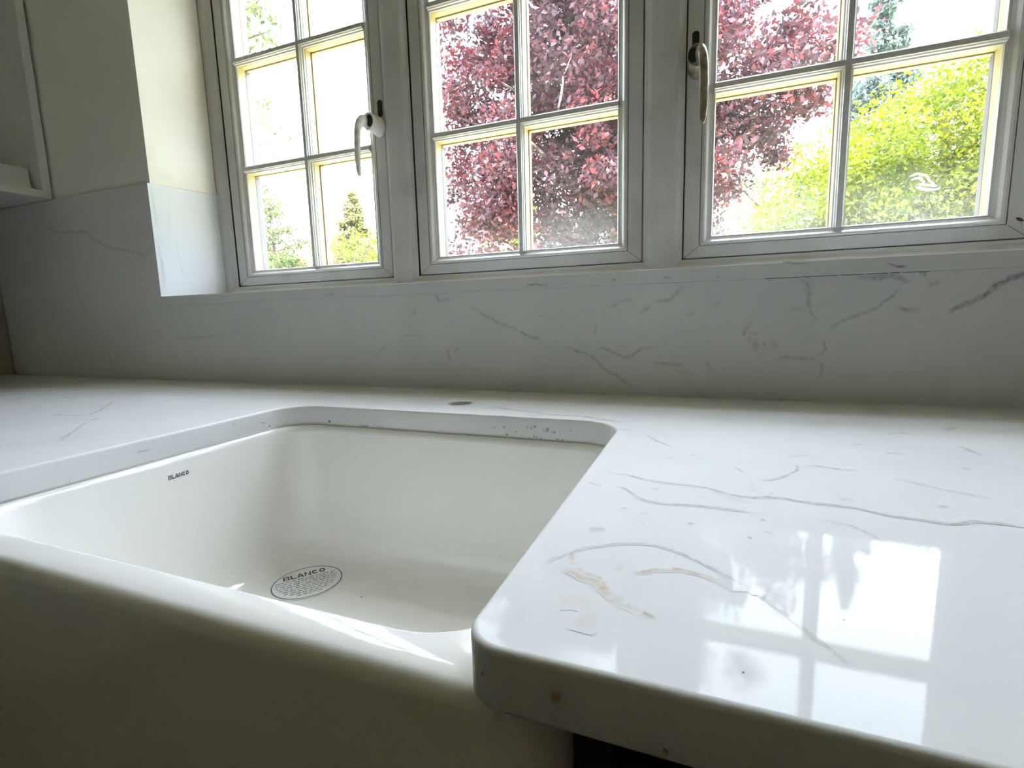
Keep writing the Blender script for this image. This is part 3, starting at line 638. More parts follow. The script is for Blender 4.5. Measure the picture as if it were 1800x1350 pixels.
    # the lever: an oval section swept from the boss outwards and down
    path = [(0.0050, 0.9560, 0.5535, 0.0088, 0.0160), (0.0062, 0.9450, 0.5535, 0.0086, 0.0150), (0.0078, 0.9370, 0.5515, 0.0082, 0.0125), (0.0094, 0.9310, 0.5465, 0.0078, 0.0100),
            (0.0112, 0.9270, 0.5380, 0.0074, 0.0078), (0.0124, 0.9245, 0.524, 0.0072, 0.0060), (0.0130, 0.9225, 0.500, 0.0070, 0.0052),
            (0.0132, 0.9215, 0.475, 0.0066, 0.0048), (0.0130, 0.9215, 0.455, 0.0058, 0.0044), (0.0126, 0.9225, 0.442, 0.0048, 0.0040), (0.0124, 0.9235, 0.4370, 0.0025, 0.0022)]
    m = MB(); rings = []
    for i, (dx, y, z, rx, rt) in enumerate(path):
        a_ = path[max(i - 1, 0)]; c_ = path[min(i + 1, len(path) - 1)]
        t = Vector((0, c_[1] - a_[1], c_[2] - a_[2])).normalized()
        if i < 2: t = Vector((0, -1, 0))
        nrm = Vector((0, -t.z, t.y))
        rings.append([Vector((x0 + s * dx + rx * math.cos(q), y, z)) + nrm * (-rt * math.sin(q)) for q in [2 * math.pi * k / 24 for k in range(24)]])
    m.loft(rings, 0, True, True, True)
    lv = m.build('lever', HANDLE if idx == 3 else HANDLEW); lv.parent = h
    if idx == 3: lv['label'] = 'discoloured curved lever with shade in its colour'
    m = MB(); rings = []
    bx = x0 - s * 0.0055
    for yy, k in ((0.9460, 1.0), (0.9440, 1.0), (0.9432, 0.9)):
        rings.append([(bx + 0.0080 * k * math.cos(2 * math.pi * i / 20), yy, 0.5530 + 0.0125 * k * math.sin(2 * math.pi * i / 20)) for i in range(20)])
    m.loft(rings, 0, True, True, True)
    q = m.build('lock_button', BLACK); q.parent = h; q['label'] = 'black oval lock button'
    return root
casement(1, *SASH[0], -1.110, -0.724, -0.905, 'casement with the whiter handle, a pointed conifer and tiled roof behind it', (-0.690, -1))
casement(2, *SASH[1], -0.559, -0.167, -0.363, 'middle casement without a handle, red foliage behind its panes', None)
casement(3, *SASH[2], 0.0002, 0.3915, 0.1955, 'casement with the discoloured, shade-darkened handle, yellow green tree behind it', (-0.0305, 1))

# ------------------------------------------------------------------ marble: worktop, upstand, sill, reveal panel
OX0, OX1, OY1, YF = -0.628, -0.0973, 0.6148, 0.172
def arc(cx, cy, r, a0, a1, n=12): return [(cx + r * math.cos(math.radians(a0 + (a1 - a0) * k / n)), cy + r * math.sin(math.radians(a0 + (a1 - a0) * k / n))) for k in range(n + 1)]
def slab_from_outline(name, outlines, th, bevel, res=3):
    cu = bpy.data.curves.new(name + '_outline', 'CURVE'); cu.dimensions = '2D'; cu.fill_mode = 'BOTH'
    cu.bevel_depth = bevel; cu.bevel_resolution = res; cu.extrude = th / 2 - bevel; cu.offset = -bevel
    for ol in outlines:
        sp = cu.splines.new('POLY'); sp.points.add(len(ol) - 1)
        for i, p in enumerate(ol): sp.points[i].co = (p[0], p[1], 0, 1)
        sp.use_cyclic_u = True
    tmp = bpy.data.objects.new('tmp', cu); col.objects.link(tmp)
    dg = bpy.context.evaluated_depsgraph_get()
    me = bpy.data.meshes.new_from_object(tmp.evaluated_get(dg)); me.name = name
    bpy.data.objects.remove(tmp); bpy.data.curves.remove(cu)
    return me
r1, r2 = 0.052, 0.019
outline = ([(-1.8925, YF)] + arc(OX0 - r2, YF + r2, r2, -90, 0) + arc(OX0 + r1, OY1 - r1, r1, 180, 90) + arc(OX1 - r1, OY1 - r1, r1, 90, 0)
           + arc(OX1 + r2, YF + r2, r2, 180, 270) + [(1.598, YF), (1.598, 0.8195), (-1.8925, 0.8195)])
tap = arc(-0.363, 0.693, 0.0182, 0, 360, 40)[:-1]
me = slab_from_outline('worktop', [outline, tap], 0.030, 0.0032)
bm = bmesh.new(); bm.from_mesh(me); bmesh.ops.translate(bm, verts=bm.verts, vec=(0, 0, -0.015)); bmesh.ops.remove_doubles(bm, verts=bm.verts, dist=1e-6)
bmesh.ops.recalc_face_normals(bm, faces=bm.faces[:])
for f in bm.faces: f.smooth = abs(f.normal.z) < 0.999
for e in bm.edges:
    if len(e.link_faces) == 2 and (abs(e.link_faces[0].normal.z) > 0.999) != (abs(e.link_faces[1].normal.z) > 0.999): e.smooth = True
bm.to_mesh(me); bm.free()
base_v = [tuple(v.co) for v in me.vertices]; base_f = [tuple(p.vertices) for p in me.polygons]; base_s = [abs(p.normal.z) < 0.999 for p in me.polygons]
m = MB()
for f, sm_ in zip(base_f, base_s): pass
m.v = list(base_v); m.a = [(0.0, 0.0)] * len(base_v); m.f = [list(f) for f in base_f]; m.mi = [0] * len(base_f); m.sm = list(base_s)
E_ = 0.00008
for k, (pts, hw, st, ti) in enumerate(TOP_VEINS): ribbon(m, pts, hw, st, ti, lambda x, y, l: (x, y, E_ + 0.00001 * (k % 9) + l), 1, k)
for k, (pts, hw, st, ti) in enumerate(BACK_FACE_VEINS): ribbon(m, pts, hw, st, ti, lambda x, z, l: (x, OY1 - E_ - l, z), 1, 100 + k, 0.0006)
for k, (pts, hw, st, ti) in enumerate(LEFT_FACE_VEINS): ribbon(m, pts, hw, st, ti, lambda y, z, l: (OX0 + E_ + l, y, z), 1, 200 + k, 0.0006)
for k, (pts, hw, st, ti) in enumerate(FRONT_FACE_VEINS): ribbon(m, pts, hw, st, ti, lambda x, z, l: (x, YF - E_ - l, z), 1, 300 + k, 0.0006)
wt = m.build('worktop', [MARBLE, VEIN], recalc=False, attr=True)
bpy.data.meshes.remove(me)
tag(wt, 'polished white quartz worktop with brown and grey veins, cut out for the sink', 'worktop')

m = MB()
zs = ZS1 + 0.0003
ol = [(-1.8925, 0.0003), (1.598, 0.0003), (1.598, ZT), (XR, ZT), (XR, zs), (XR + 0.006, zs), (XR + 0.006, ZS0 - 0.0003), (XL - 0.006, ZS0 - 0.0003), (XL - 0.006, zs), (XL, zs), (XL, ZT), (-1.8925, ZT)]
m.prism(ol, YW, 0.8260, 0, 'y')
for k, (pts, hw, st, ti) in enumerate(SPLASH_VEINS): ribbon(m, pts, hw, st * 0.78, ti, lambda x, z, l: (x, YW - E_ - 0.00001 * (k % 9) - l, z), 1, 400 + k, 0.002)
tag(m.build('splashback', [MARBLE, VEIN], recalc=True, attr=True), 'grey veined marble splashback on the wall below and beside the window', 'splashback')
m = MB(); m.box(-1.8990, -1.8932, -0.6, 0.8195, 0.0003, ZT)
tag(m.build('end_panel', mat('beige_panel', rough=0.7, spec=0.1, build=noise_col(5, (0.30, 0.27, 0.21), (0.36, 0.33, 0.26)))), 'plain brownish panel on the side wall under the open wall cabinet', 'panel')

# sill board with an eased front edge
m = MB()
e = 0.0012
m.prism([(0.8180 + e, ZS0), (0.9777, ZS0), (0.9777, ZS1), (0.8180 + e, ZS1), (0.8180, ZS1 - e), (0.8180, ZS0 + e)], XL - 0.0055, XR + 0.0055, 0, 'x')
for k, (pts, hw, st, ti) in enumerate(SILL_VEINS): ribbon(m, pts, hw, st, ti, lambda x, z, l: (x, 0.8180 - E_ - l, z), 1, 600 + k, 0.0015)
for a, b in ((0.075, 0.165), (0.168, 0.196), (0.199, 0.222), (0.225, 0.236), (0.239, 0.268)):   # open dark joint under the board
    m.box(a, b, 0.8193, 0.8197, ZS0 - 0.0008, ZS0 - 0.0001, 2)
tag(m.build('window_sill', [MARBLE, VEIN, GASKET], attr=True), 'veined marble sill board along the foot of the window', 'windowsill')
for sx, lab in ((-1, 'bright marble panel lining the window reveal, beside the wall cabinet end'), (1, 'marble panel lining the window reveal at the other end of the sill')):
    a, b = (XL, FX0) if sx < 0 else (XR, FX1)
    m = MB()
    P = [(a, 0.8203), (b, 0.9770), (b + sx * 0.0085, 0.9770), (a + sx * 0.0085, 0.8262), (a + sx * 0.0003, 0.8262)]
    m.prism(P if sx > 0 else P[::-1], ZS1 + 0.0004, ZT)
    f3 = (lambda y, z, l: (a + (b - a) * (y - 0.8203) / 0.1567 - sx * (0.0003 + l), y, z))
    if sx < 0:
        for k, (pts, hw, st) in enumerate([([(0.826, 0.45), (0.829, 0.40), (0.828, 0.36)], 2.2, .35), ([(0.828, 0.33), (0.832, 0.27), (0.830, 0.22)], 2.0, .4), ([(0.865, 0.34), (0.874, 0.27), (0.872, 0.25)], 1.4, .25),
                                           ([(0.90, 0.25), (0.903, 0.262)], 1.6, .3), ([(0.87, 0.455), (0.858, 0.40), (0.852, 0.33)], 2.2, .15)]):
            ribbon(m, pts, hw, st * 0.55, 0.1, f3, 1, 700 + k)
    tag(m.build('reveal_panel', [MARBLE, VEIN], attr=True), lab, 'marble panel')

# ------------------------------------------------------------------ ceramic sink
root = empty('sink', (-0.3635, 0.42, -0.29)); inv = Matrix.Translation(-root.location)
tag(root, 'white ceramic apron front sink with an oval sticker on its floor', 'sink')
ox0, ox1, oy0, oy1 = -0.672, -0.0553, 0.1792, 0.660
m = MB(); R_ = []
for ins, z in ((0.006, -0.290), (0.001, -0.285), (0, -0.270), (0, -0.0415), (0.0006, -0.0378), (0.0022, -0.0345), (0.0046, -0.0319), (0.0078, -0.03025)):
    R_.append(rrect(ox0 + ins, ox1 - ins, oy0 + ins, oy1 - ins, 0.020 - ins * 0.8, z))
ix0, ix1, iy0, iy1 = -0.6290, -0.0900, 0.2065, 0.6122
for ins, z, r in ((0, -0.03025, .064), (0.0012, -0.0305, .0635), (0.0032, -0.0318, .063), (0.0046, -0.0334, .062), (0.0058, -0.0358, .061), (0.0064, -0.0390, .060), (0.0095, -0.15, .058), (0.0110, -0.200, .056),
                  (0.0125, -0.2120, .055), (0.0165, -0.2220, .052), (0.0230, -0.2298, .048), (0.0320, -0.2342, .042), (0.0430, -0.2358, .036), (0.060, -0.2364, .03), (0.12, -0.2372, .03)):
    R_.append(rrect(ix0 + ins, ix1 - ins, iy0 + ins, iy1 - ins, r, z))
m.loft(R_, 0, True, True, True)
for k, (x, y, r) in enumerate([(-0.4855, 0.5700, .0030), (-0.4270, 0.5050, .0018), (-0.4560, 0.4480, .0012), (-0.2750, 0.4300, .0010), (-0.3180, 0.4020, .0012), (-0.3860, 0.4600, .0010), (-0.2560, 0.4150, .0009), (-0.345, 0.445, .0008)]):
    m.add([(x + r * math.cos(a) * (1.3 if k == 0 else 1), y + r * math.sin(a), -0.2364 + 0.0002) for a in [2 * math.pi * i / 10 for i in range(10)]], [list(range(10))], 1)
b_ = m.build('basin', [CERAMIC, mat('specks', (0.30, 0.28, 0.25), 0.6)], recalc=True); b_.parent = root; b_.matrix_parent_inverse = inv

def word_mesh(word):
    """extra-wide bold capitals drawn as strokes, height 1, centred on the origin"""
    W, t, gap = 1.30, 0.27, 0.22
    vs, fs = [], []
    def poly(pts):
        b = len(vs); vs.extend(pts); fs.append(tuple(range(b, b + len(pts))))
    def ring(x, a0, a1, n=22):
        cx, cy, ax, ay = x + W / 2, 0.5, W / 2, 0.5
        P = [math.radians(a0 + (a1 - a0) * k / n) for k in range(n + 1)]
        for p, q in zip(P[:-1], P[1:]):
            poly([(cx + ax * math.cos(p), cy + ay * math.sin(p)), (cx + ax * math.cos(q), cy + ay * math.sin(q)),
                  (cx + (ax - 0.34) * math.cos(q), cy + (ay - 0.24) * math.sin(q)), (cx + (ax - 0.34) * math.cos(p), cy + (ay - 0.24) * math.sin(p))])
    x = 0.0
    for c in word:
        R4 = lambda a, b, c_, d: poly([(x + a, b), (x + c_, b), (x + c_, d), (x + a, d)])
        if c == 'B':
            R4(0, 0, 0.30, 1); R4(0.30, 0.84, W - 0.20, 1); R4(0.32, 0.43, W - 0.14, 0.57); R4(0.32, 0, W - 0.14, 0.16)
            poly([(x + W - 0.20, 1), (x + W - 0.34, 0.84), (x + W - 0.34, 0.57), (x + W - 0.14, 0.52), (x + W - 0.04, 0.62), (x + W - 0.04, 0.86)])
            poly([(x + W - 0.14, 0.56), (x + W - 0.30, 0.43), (x + W - 0.30, 0.16), (x + W - 0.14, 0), (x + W, 0.12), (x + W, 0.42)])
        elif c == 'L':
            R4(0, 0, 0.32, 1); R4(0.32, 0, W - 0.12, 0.22)
        elif c == 'A':
            poly([(x - 0.06, 0), (x + 0.30, 0), (x + W / 2 + 0.04, 1), (x + W / 2 - 0.20, 1)]); poly([(x + W + 0.06, 0), (x + W + 0.06 - 0.38, 0), (x + W / 2 - 0.04, 1), (x + W / 2 + 0.20, 1)])
            R4(0.30, 0.18, W - 0.30, 0.36)
        elif c == 'N':
            R4(0, 0, 0.30, 1); R4(W - 0.30, 0, W, 1); poly([(x + 0.30, 1), (x + 0.10, 1), (x + W - 0.34, 0), (x + W - 0.10, 0)])
        elif c == 'C': ring(x, 38, 322)
        elif c == 'O': ring(x, 0, 360, 28)
        x += W + (gap if c != 'L' else 0.06)
    x -= gap
    return [(px / x - 0.5, py - 0.5) for px, py in vs], fs      # width normalised to 1, height 1
# bead of silicone between the slab and the sink
U_ = [(OX0 - 0.0013, YF + 0.040)] + [(x, y) for x, y in arc(OX0 + r1, OY1 - r1, r1 + 0.0013, 180, 90)] + arc(OX1 - r1, OY1 - r1, r1 + 0.0013, 90, 0) + [(OX1 + 0.0013, 0.40)]
m = MB(); m.tube([(x, y, -0.0289) for x, y in U_], [0.0014] * len(U_), 8)
o = m.build('silicone_seal', mat('clear_silicone', (0.70, 0.70, 0.68), 0.3)); o.parent = root; o.matrix_parent_inverse = inv
# maker's name on the end wall of the bowl
vs, fs = word_mesh('BLANCO')
m = MB()
def wallx(z): return -0.6290 + 0.0064 + (0.0095 - 0.0064) * (-0.0390 - z) / (0.15 - 0.039)
m.add([(wallx(-0.0540 + y * 0.0052) + 0.0002, 0.4120 + x * 0.0262, -0.0540 + y * 0.0052) for x, y in vs], fs)
o = m.build('maker_lettering', INK, recalc=False); o.parent = root; o.matrix_parent_inverse = inv; o['label'] = 'small dark BLANCO lettering on the bowl wall'
# oval sticker
SC = Vector((-0.5270, 0.5115)); U = Vector((0.637, 0.771)); V = Vector((-0.771, 0.637)); ZF = -0.2356
def S(u, v, dz=0.0): p = SC + U * u + V * v; return (p.x, p.y, ZF + dz)
A_, B_ = 0.0485, 0.0450
m = MB(); n = 64
c = [2 * math.pi * i / n for i in range(n)]
m.add([S(A_ * math.cos(t), B_ * math.sin(t)) for t in c] + [S(A_ * math.cos(t), B_ * math.sin(t), -0.0012) for t in c], [list(range(n))] + [(i, n + i, n + (i + 1) % n, (i + 1) % n) for i in range(n)], 0)
ra = 0.985; rb = 0.955
m.add([S(A_ * ra * math.cos(t), B_ * ra * math.sin(t), 0.0001) for t in c] + [S(A_ * rb * math.cos(t), B_ * rb * math.sin(t), 0.0001) for t in c], [(i, (i + 1) % n, n + (i + 1) % n, n + i) for i in range(n)], 1)
st = m.build('sticker', [STICKER, INK], recalc=False); st.parent = root; st.matrix_parent_inverse = inv; st['label'] = 'pale oval sticker with a dark border and small print'
vs, fs = word_mesh('BLANCO')
m = MB(); m.add([S(x * 0.0580 - 0.001, y * 0.0118 + 0.0240, 0.00012) for x, y in vs], fs)
o = m.build('lettering', INK, recalc=False); o.parent = st
m = MB(); rnd = random.Random(11)
for r, hwid in enumerate((0.0405, 0.0415, 0.0415, 0.0395, 0.0375, 0.0340, 0.0320, 0.0265, 0.0170)):
    v0 = 0.0118 - r * 0.0056; u = -hwid
    while u < hwid - 0.001:
        L = min(rnd.uniform(0.003, 0.0095), hwid - u)
        k = int(L / 0.0011)
        for q in range(max(1, k)):      # illegible small print: a row of tiny strokes
            h = rnd.choice((0.0014, 0.0017, 0.0022))
            u0 = u + q * 0.0011
            m.add([S(u0, v0, 0.00012), S(u0 + 0.00112, v0, 0.00012), S(u0 + 0.00112, v0 + h, 0.00012), S(u0, v0 + h, 0.00012)], [(0, 1, 2, 3)])
        u += L + 0.0013
o = m.build('small_print', TEXTINK, recalc=False); o.parent = st

# ------------------------------------------------------------------ cabinets
def cabinet_box(name, x0, x1, y0, y1, z0, z1, open_to, mats, backmat, label, cat, t=0.018):
    root = empty(name, ((x0 + x1) / 2, (y0 + y1) / 2, z0)); inv = Matrix.Translation(-root.location)
    tag(root, label, cat)
    def part(nm, b, mt):
        m = MB(); m.box(*b); o = m.build(nm, mt); o.parent = root; o.matrix_parent_inverse = inv; return o
    return root, part
# wall cabinet, open towards the room
root, part = cabinet_box('wall_cabinet', -1.8985, -1.589, 0.20, 0.8195, ZT + 0.001, 1.18, 'x', None, None, 'empty open fronted white wall cabinet hanging beside the window', 'cabinet')
x0, x1, y0, y1, z0, z1, t = -1.8985, -1.589, 0.20, 0.8195, ZT + 0.0012, 1.18, 0.018
part('side_panel', (x0, x1, y1 - t, y1, z0, z1), BOARD); part('side_panel', (x0, x1, y0, y0 + t, z0, z1), BOARD)
part('bottom_panel', (x0, x1, y0 + t, y1 - t, z0, z0 + t), BOARD); part('top_panel', (x0, x1, y0 + t, y1 - t, z1 - t, z1), BOARD)
part('back_panel', (x0, x0 + 0.006, y0 + t, y1 - t, z0 + t, z1 - t), BACKBOARD)
for z, th, xf in ((z0 + t + 0.0003, 0.0185, -1.625), (z0 + t + 0.0193, 0.0375, -1.630)):
    m = MB(); m.box(x0 + 0.008, xf, y0 + t + 0.004, y1 - t - 0.004, z, z + th)
    tag(m.build('loose_shelf', BOARD), 'thin white shelf board lying flat on the wall cabinet floor' if th < .02 else 'thicker white board lying on top of the thin one in the wall cabinet', 'shelf board')
# base cabinet to the right of the sink: open and black inside
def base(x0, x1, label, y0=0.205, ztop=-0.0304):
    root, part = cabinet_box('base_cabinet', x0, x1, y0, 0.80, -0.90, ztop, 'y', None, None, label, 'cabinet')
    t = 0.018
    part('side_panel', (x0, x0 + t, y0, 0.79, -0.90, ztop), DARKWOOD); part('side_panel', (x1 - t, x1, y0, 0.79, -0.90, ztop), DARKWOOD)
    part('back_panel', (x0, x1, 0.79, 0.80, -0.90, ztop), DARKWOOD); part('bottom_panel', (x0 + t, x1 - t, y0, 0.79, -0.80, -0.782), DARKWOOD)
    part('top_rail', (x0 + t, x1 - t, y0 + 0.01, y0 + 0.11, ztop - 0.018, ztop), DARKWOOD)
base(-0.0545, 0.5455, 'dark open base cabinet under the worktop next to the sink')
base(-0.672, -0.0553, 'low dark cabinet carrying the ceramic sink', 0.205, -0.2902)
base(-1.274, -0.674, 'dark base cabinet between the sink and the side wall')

# ================================================================== garden
def leaves(name, centers, radii, per, size, matl, seed, parent, squash=0.8, droop=0.0, stuff=False):
    rng = np.random.default_rng(seed)
    C = np.repeat(np.array(centers, float), per, axis=0); R = np.repeat(np.array(radii, float), per)
    n = len(C)
    d = rng.normal(size=(n, 3)); d /= np.linalg.norm(d, axis=1)[:, None]
    rr = rng.random(n) ** 0.5
    P = C + d * (R * rr)[:, None] * np.array([1, 1, squash])
    P[:, 2] -= droop * rng.random(n) * R
    nrm = rng.normal(size=(n, 3)) + np.array([0, 0, 0.5]); nrm /= np.linalg.norm(nrm, axis=1)[:, None]
    t = np.cross(nrm, rng.normal(size=(n, 3))); t /= np.linalg.norm(t, axis=1)[:, None]
    b = np.cross(nrm, t)
    s = size * (0.6 + 0.8 * rng.random(n))[:, None]
    v = np.empty((n, 4, 3))
    v[:, 0] = P - t * s; v[:, 1] = P + b * s * 0.5 + nrm * s * 0.15; v[:, 2] = P + t * s; v[:, 3] = P - b * s * 0.5 + nrm * s * 0.15
    me = bpy.data.meshes.new(name)
    me.vertices.add(n * 4); me.vertices.foreach_set('co', v.ravel())
    me.loops.add(n * 4); me.loops.foreach_set('vertex_index', np.arange(n * 4, dtype=np.int32))
    me.polygons.add(n); me.polygons.foreach_set('loop_start', np.arange(0, n * 4, 4, dtype=np.int32)); me.polygons.foreach_set('loop_total', np.full(n, 4, dtype=np.int32))
    me.materials.append(matl); me.update(calc_edges=True); me.validate()
    o = bpy.data.objects.new(name, me); col.objects.link(o); o.parent = parent
    return o

def inside(poly, x, y):
    c = False; j = len(poly) - 1
    for i in range(len(poly)):
        if (poly[i][1] > y) != (poly[j][1] > y) and x < (poly[j][0] - poly[i][0]) * (y - poly[i][1]) / (poly[j][1] - poly[i][1]) + poly[i][0]: c = not c
        j = i
    return c

def tree(label, poly, y, dy, nclump, rad, per, size, matl, seed, trunk, trad, cat='tree', name='tree', boughs=14, squash=0.8, droop=0.0, dens=None):
    """poly: outline of the crown in world x, z; the crown is filled through its depth"""
    rnd = random.Random(seed)
    xs_ = [p[0] for p in poly]; zs_ = [p[1] for p in poly]
    cen = []
    while len(cen) < nclump:
        x, z = rnd.uniform(min(xs_), max(xs_)), rnd.uniform(min(zs_), max(zs_))
        if not inside(poly, x, z): continue
        if dens and rnd.random() > dens(x, z): continue
        cen.append((x, y + max(-dy, min(dy, rnd.gauss(0, dy * 0.5))), z))
    root = empty(name, trunk[0]); tag(root, label, cat)
    m = MB()
    tr = [Vector(p) for p in trunk]
    k = len(tr)
    m.tube(tr, [trad * (1 - 0.7 * i / (k - 1)) for i in range(k)], 9)
    for c in rnd.sample(cen, min(boughs, len(cen))):
        c = Vector(c); cand = [p for p in (tr[i].lerp(tr[i + 1], q) for i in range(k - 1) for q in (0.2, 0.5, 0.8)) if p.z < c.z + 0.3]
        st_ = min(cand or [tr[0]], key=lambda p: (p - c).length + abs(p.z - (c.z - (c - p).length * 0.5)))
        mid = st_.lerp(c, 0.5) + Vector((rnd.uniform(-.1, .1), rnd.uniform(-.1, .1), 0.06 * (c - st_).length))
        m.tube([st_, mid, c], [trad * 0.28, trad * 0.17, trad * 0.05], 6)
    o = m.build('trunk', BARK, recalc=False)
    inv = Matrix.Translation(-root.location)
    o.parent = root; o.matrix_parent_inverse = inv
    f = leaves('foliage', cen, [rad * rnd.uniform(0.6, 1.3) for _ in cen], per, size, matl, seed, root, squash, droop)
    f.matrix_parent_inverse = inv
    return root

def conifer(label, x, y, z0, z1, rbase, matl, seed, per=60, size=0.05, name='conifer', sparse=1.0):
    rnd = random.Random(seed); cen = []; rad = []
    H = z1 - z0
    m = MB(); m.tube([(x, y, -1.25), (x, y, z0 + H * .6), (x, y, z1)], [0.14, 0.07, 0.01], 8)
    z = z0
    while z < z1:
        f = (z1 - z) / H
        nb = max(2, int(9 * sparse * (0.35 + f)))
        for k in range(nb):
            a = rnd.uniform(0, 2 * math.pi); L = rbase * f * rnd.uniform(0.65, 1.1)
            e_ = (x + math.cos(a) * L, y + math.sin(a) * L, z + L * 0.25)
            m.tube([(x, y, z), e_], [0.02, 0.006], 5)
            for q in (0.35, 0.65, 0.95):
                cen.append((x + (e_[0] - x) * q, y + (e_[1] - y) * q, z + (e_[2] - z) * q)); rad.append(rbase * 0.16 * (0.5 + f))
        z += H / 22
    root = empty(name, (x, y, -1.25)); tag(root, label, 'tree'); inv = Matrix.Translation(-root.location)
    o = m.build('trunk', BARK, recalc=False); o.parent = root; o.matrix_parent_inverse = inv
    f_ = leaves('foliage', cen, rad, per, size, matl, seed, root, 0.7, 0.9); f_.matrix_parent_inverse = inv

def UV(y, L): return [(u * y, 0.138 + v * y) for u, v in L]

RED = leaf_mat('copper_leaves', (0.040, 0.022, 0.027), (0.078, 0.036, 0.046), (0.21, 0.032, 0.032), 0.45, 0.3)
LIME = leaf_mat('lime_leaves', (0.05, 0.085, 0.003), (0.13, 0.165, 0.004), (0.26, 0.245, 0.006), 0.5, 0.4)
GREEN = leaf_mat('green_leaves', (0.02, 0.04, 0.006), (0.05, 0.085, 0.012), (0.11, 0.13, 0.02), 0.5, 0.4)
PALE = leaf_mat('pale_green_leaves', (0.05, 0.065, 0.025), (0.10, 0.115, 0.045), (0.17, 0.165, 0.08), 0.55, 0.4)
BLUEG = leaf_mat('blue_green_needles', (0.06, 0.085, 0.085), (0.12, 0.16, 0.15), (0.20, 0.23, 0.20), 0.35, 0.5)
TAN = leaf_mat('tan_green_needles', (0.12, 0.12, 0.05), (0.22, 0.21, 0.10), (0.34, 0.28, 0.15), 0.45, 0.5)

yr = 6.0
red_poly = UV(yr, [(-.56, .08), (-.57, .30), (-.575, .48), (-.53, .58), (-.45, .64), (-.33, .68), (-.18, .66), (-.04, .59), (.05, .54), (.12, .485), (.16, .435), (.172, .39), (.165, .325), (.115, .28), (.05, .245), (.005, .19), (-.02, .12), (-.05, .05)])
def red_d(x, z):
    u, v = x / yr, (z - .138) / yr
    d = 1.0
    if u < -.36: d = 0.50
    if u < -.40 and v < .24: d = 0.28
    if u > 0.0: d = 0.75
    return d
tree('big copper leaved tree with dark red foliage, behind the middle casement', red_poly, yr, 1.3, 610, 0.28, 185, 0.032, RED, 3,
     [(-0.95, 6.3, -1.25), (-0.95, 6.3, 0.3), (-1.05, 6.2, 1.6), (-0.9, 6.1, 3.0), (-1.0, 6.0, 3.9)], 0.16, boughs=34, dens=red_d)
yb = 9.0
tree('sunlit yellow green tree behind the casement with the discoloured, shade-darkened handle',
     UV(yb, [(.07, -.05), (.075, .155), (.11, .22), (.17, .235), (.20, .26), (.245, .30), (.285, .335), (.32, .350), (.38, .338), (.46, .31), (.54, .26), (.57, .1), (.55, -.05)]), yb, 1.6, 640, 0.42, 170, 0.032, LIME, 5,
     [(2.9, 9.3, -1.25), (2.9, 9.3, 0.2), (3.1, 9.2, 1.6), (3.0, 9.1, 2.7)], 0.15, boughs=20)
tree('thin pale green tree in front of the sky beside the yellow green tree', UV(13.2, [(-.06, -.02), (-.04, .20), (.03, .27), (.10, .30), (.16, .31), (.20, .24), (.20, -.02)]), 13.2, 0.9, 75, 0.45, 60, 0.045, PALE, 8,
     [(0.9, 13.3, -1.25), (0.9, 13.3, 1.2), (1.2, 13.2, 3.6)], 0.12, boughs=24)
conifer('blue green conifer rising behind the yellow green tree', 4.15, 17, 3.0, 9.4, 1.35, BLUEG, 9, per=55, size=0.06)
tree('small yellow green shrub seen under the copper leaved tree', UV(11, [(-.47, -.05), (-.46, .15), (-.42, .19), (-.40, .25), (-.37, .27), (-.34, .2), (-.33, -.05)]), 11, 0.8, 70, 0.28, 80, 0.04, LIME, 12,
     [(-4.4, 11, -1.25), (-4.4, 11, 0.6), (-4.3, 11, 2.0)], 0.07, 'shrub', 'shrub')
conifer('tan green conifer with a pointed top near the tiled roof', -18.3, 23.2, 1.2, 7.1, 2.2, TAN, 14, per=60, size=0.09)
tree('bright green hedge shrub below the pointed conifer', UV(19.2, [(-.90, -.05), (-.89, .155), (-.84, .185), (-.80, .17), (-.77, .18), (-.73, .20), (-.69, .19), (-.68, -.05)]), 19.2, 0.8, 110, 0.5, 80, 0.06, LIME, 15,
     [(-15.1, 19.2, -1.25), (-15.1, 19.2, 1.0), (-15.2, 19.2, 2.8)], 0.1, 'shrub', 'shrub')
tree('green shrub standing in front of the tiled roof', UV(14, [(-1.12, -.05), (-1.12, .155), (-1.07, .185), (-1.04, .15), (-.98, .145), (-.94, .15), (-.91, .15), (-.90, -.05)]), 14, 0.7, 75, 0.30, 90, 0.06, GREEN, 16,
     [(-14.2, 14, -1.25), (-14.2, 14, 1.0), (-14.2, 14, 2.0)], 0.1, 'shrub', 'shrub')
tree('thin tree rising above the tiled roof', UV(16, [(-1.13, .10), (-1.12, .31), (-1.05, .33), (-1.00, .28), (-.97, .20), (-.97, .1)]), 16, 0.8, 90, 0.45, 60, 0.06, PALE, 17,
     [(-16.7, 16, -1.25), (-16.7, 16, 2.4), (-16.6, 16, 4.7)], 0.12, boughs=16)
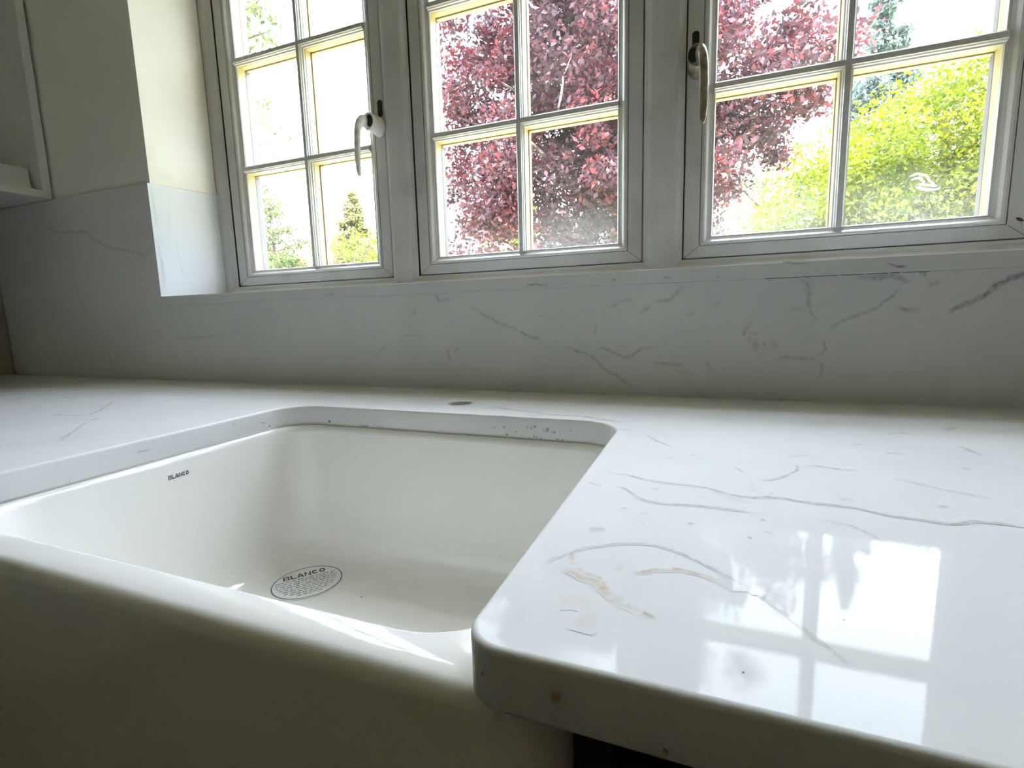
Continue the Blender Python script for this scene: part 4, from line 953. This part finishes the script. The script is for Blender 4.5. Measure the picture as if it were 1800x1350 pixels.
# overhanging branches of a tree standing outside the end of the window
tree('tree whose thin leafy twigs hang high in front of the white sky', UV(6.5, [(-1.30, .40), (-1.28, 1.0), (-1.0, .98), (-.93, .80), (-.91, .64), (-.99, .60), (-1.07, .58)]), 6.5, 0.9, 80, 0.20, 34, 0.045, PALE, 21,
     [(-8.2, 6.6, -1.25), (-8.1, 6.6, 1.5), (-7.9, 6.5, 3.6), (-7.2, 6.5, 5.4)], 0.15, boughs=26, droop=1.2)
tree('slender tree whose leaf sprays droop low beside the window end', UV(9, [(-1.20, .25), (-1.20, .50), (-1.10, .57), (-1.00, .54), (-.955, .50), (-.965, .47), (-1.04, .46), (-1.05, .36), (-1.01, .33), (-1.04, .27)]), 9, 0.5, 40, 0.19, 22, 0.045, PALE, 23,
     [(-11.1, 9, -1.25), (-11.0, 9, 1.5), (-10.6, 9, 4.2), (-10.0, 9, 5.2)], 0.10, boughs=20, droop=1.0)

# the neighbouring house with its tiled roof
root = empty('house', (-22.5, 23, -1.25)); inv = Matrix.Translation(-root.location)
tag(root, 'neighbouring brick house with an orange tiled roof behind the shrubs', 'house')
m = MB(); m.box(-26.5, -21.4, 22.0, 28.0, -1.25, 3.3); o = m.build('wall', BRICK); o.parent = root; o.matrix_parent_inverse = inv
TILE = mat('clay_tiles', rough=0.8, build=noise_col(9, (0.40, 0.19, 0.11), (0.62, 0.36, 0.24)))
m = MB()
nr = 14
for k in range(nr):            # overlapping courses of tiles
    t0, t1 = k / nr, (k + 1.15) / nr
    m.add([(-26.9, 21.7 + 3.3 * t0, 3.2 + 1.55 * t0 + .05), (-21.1, 21.7 + 3.3 * t0, 3.2 + 1.55 * t0 + .05), (-21.1, 21.7 + 3.3 * t1, 3.2 + 1.55 * t1), (-26.9, 21.7 + 3.3 * t1, 3.2 + 1.55 * t1),
           (-26.9, 21.7 + 3.3 * t0, 3.2 + 1.55 * t0 - .02), (-21.1, 21.7 + 3.3 * t0, 3.2 + 1.55 * t0 - .02), (-21.1, 21.7 + 3.3 * t1, 3.2 + 1.55 * t1 - .05), (-26.9, 21.7 + 3.3 * t1, 3.2 + 1.55 * t1 - .05)],
          [(0, 1, 2, 3), (7, 6, 5, 4), (0, 4, 5, 1), (1, 5, 6, 2), (2, 6, 7, 3), (3, 7, 4, 0)])
m.prism([(21.7, 3.15), (28.3, 3.15), (25.0, 4.70)], -26.85, -21.15, 0, 'x')
o = m.build('roof', TILE); o.parent = root; o.matrix_parent_inverse = inv
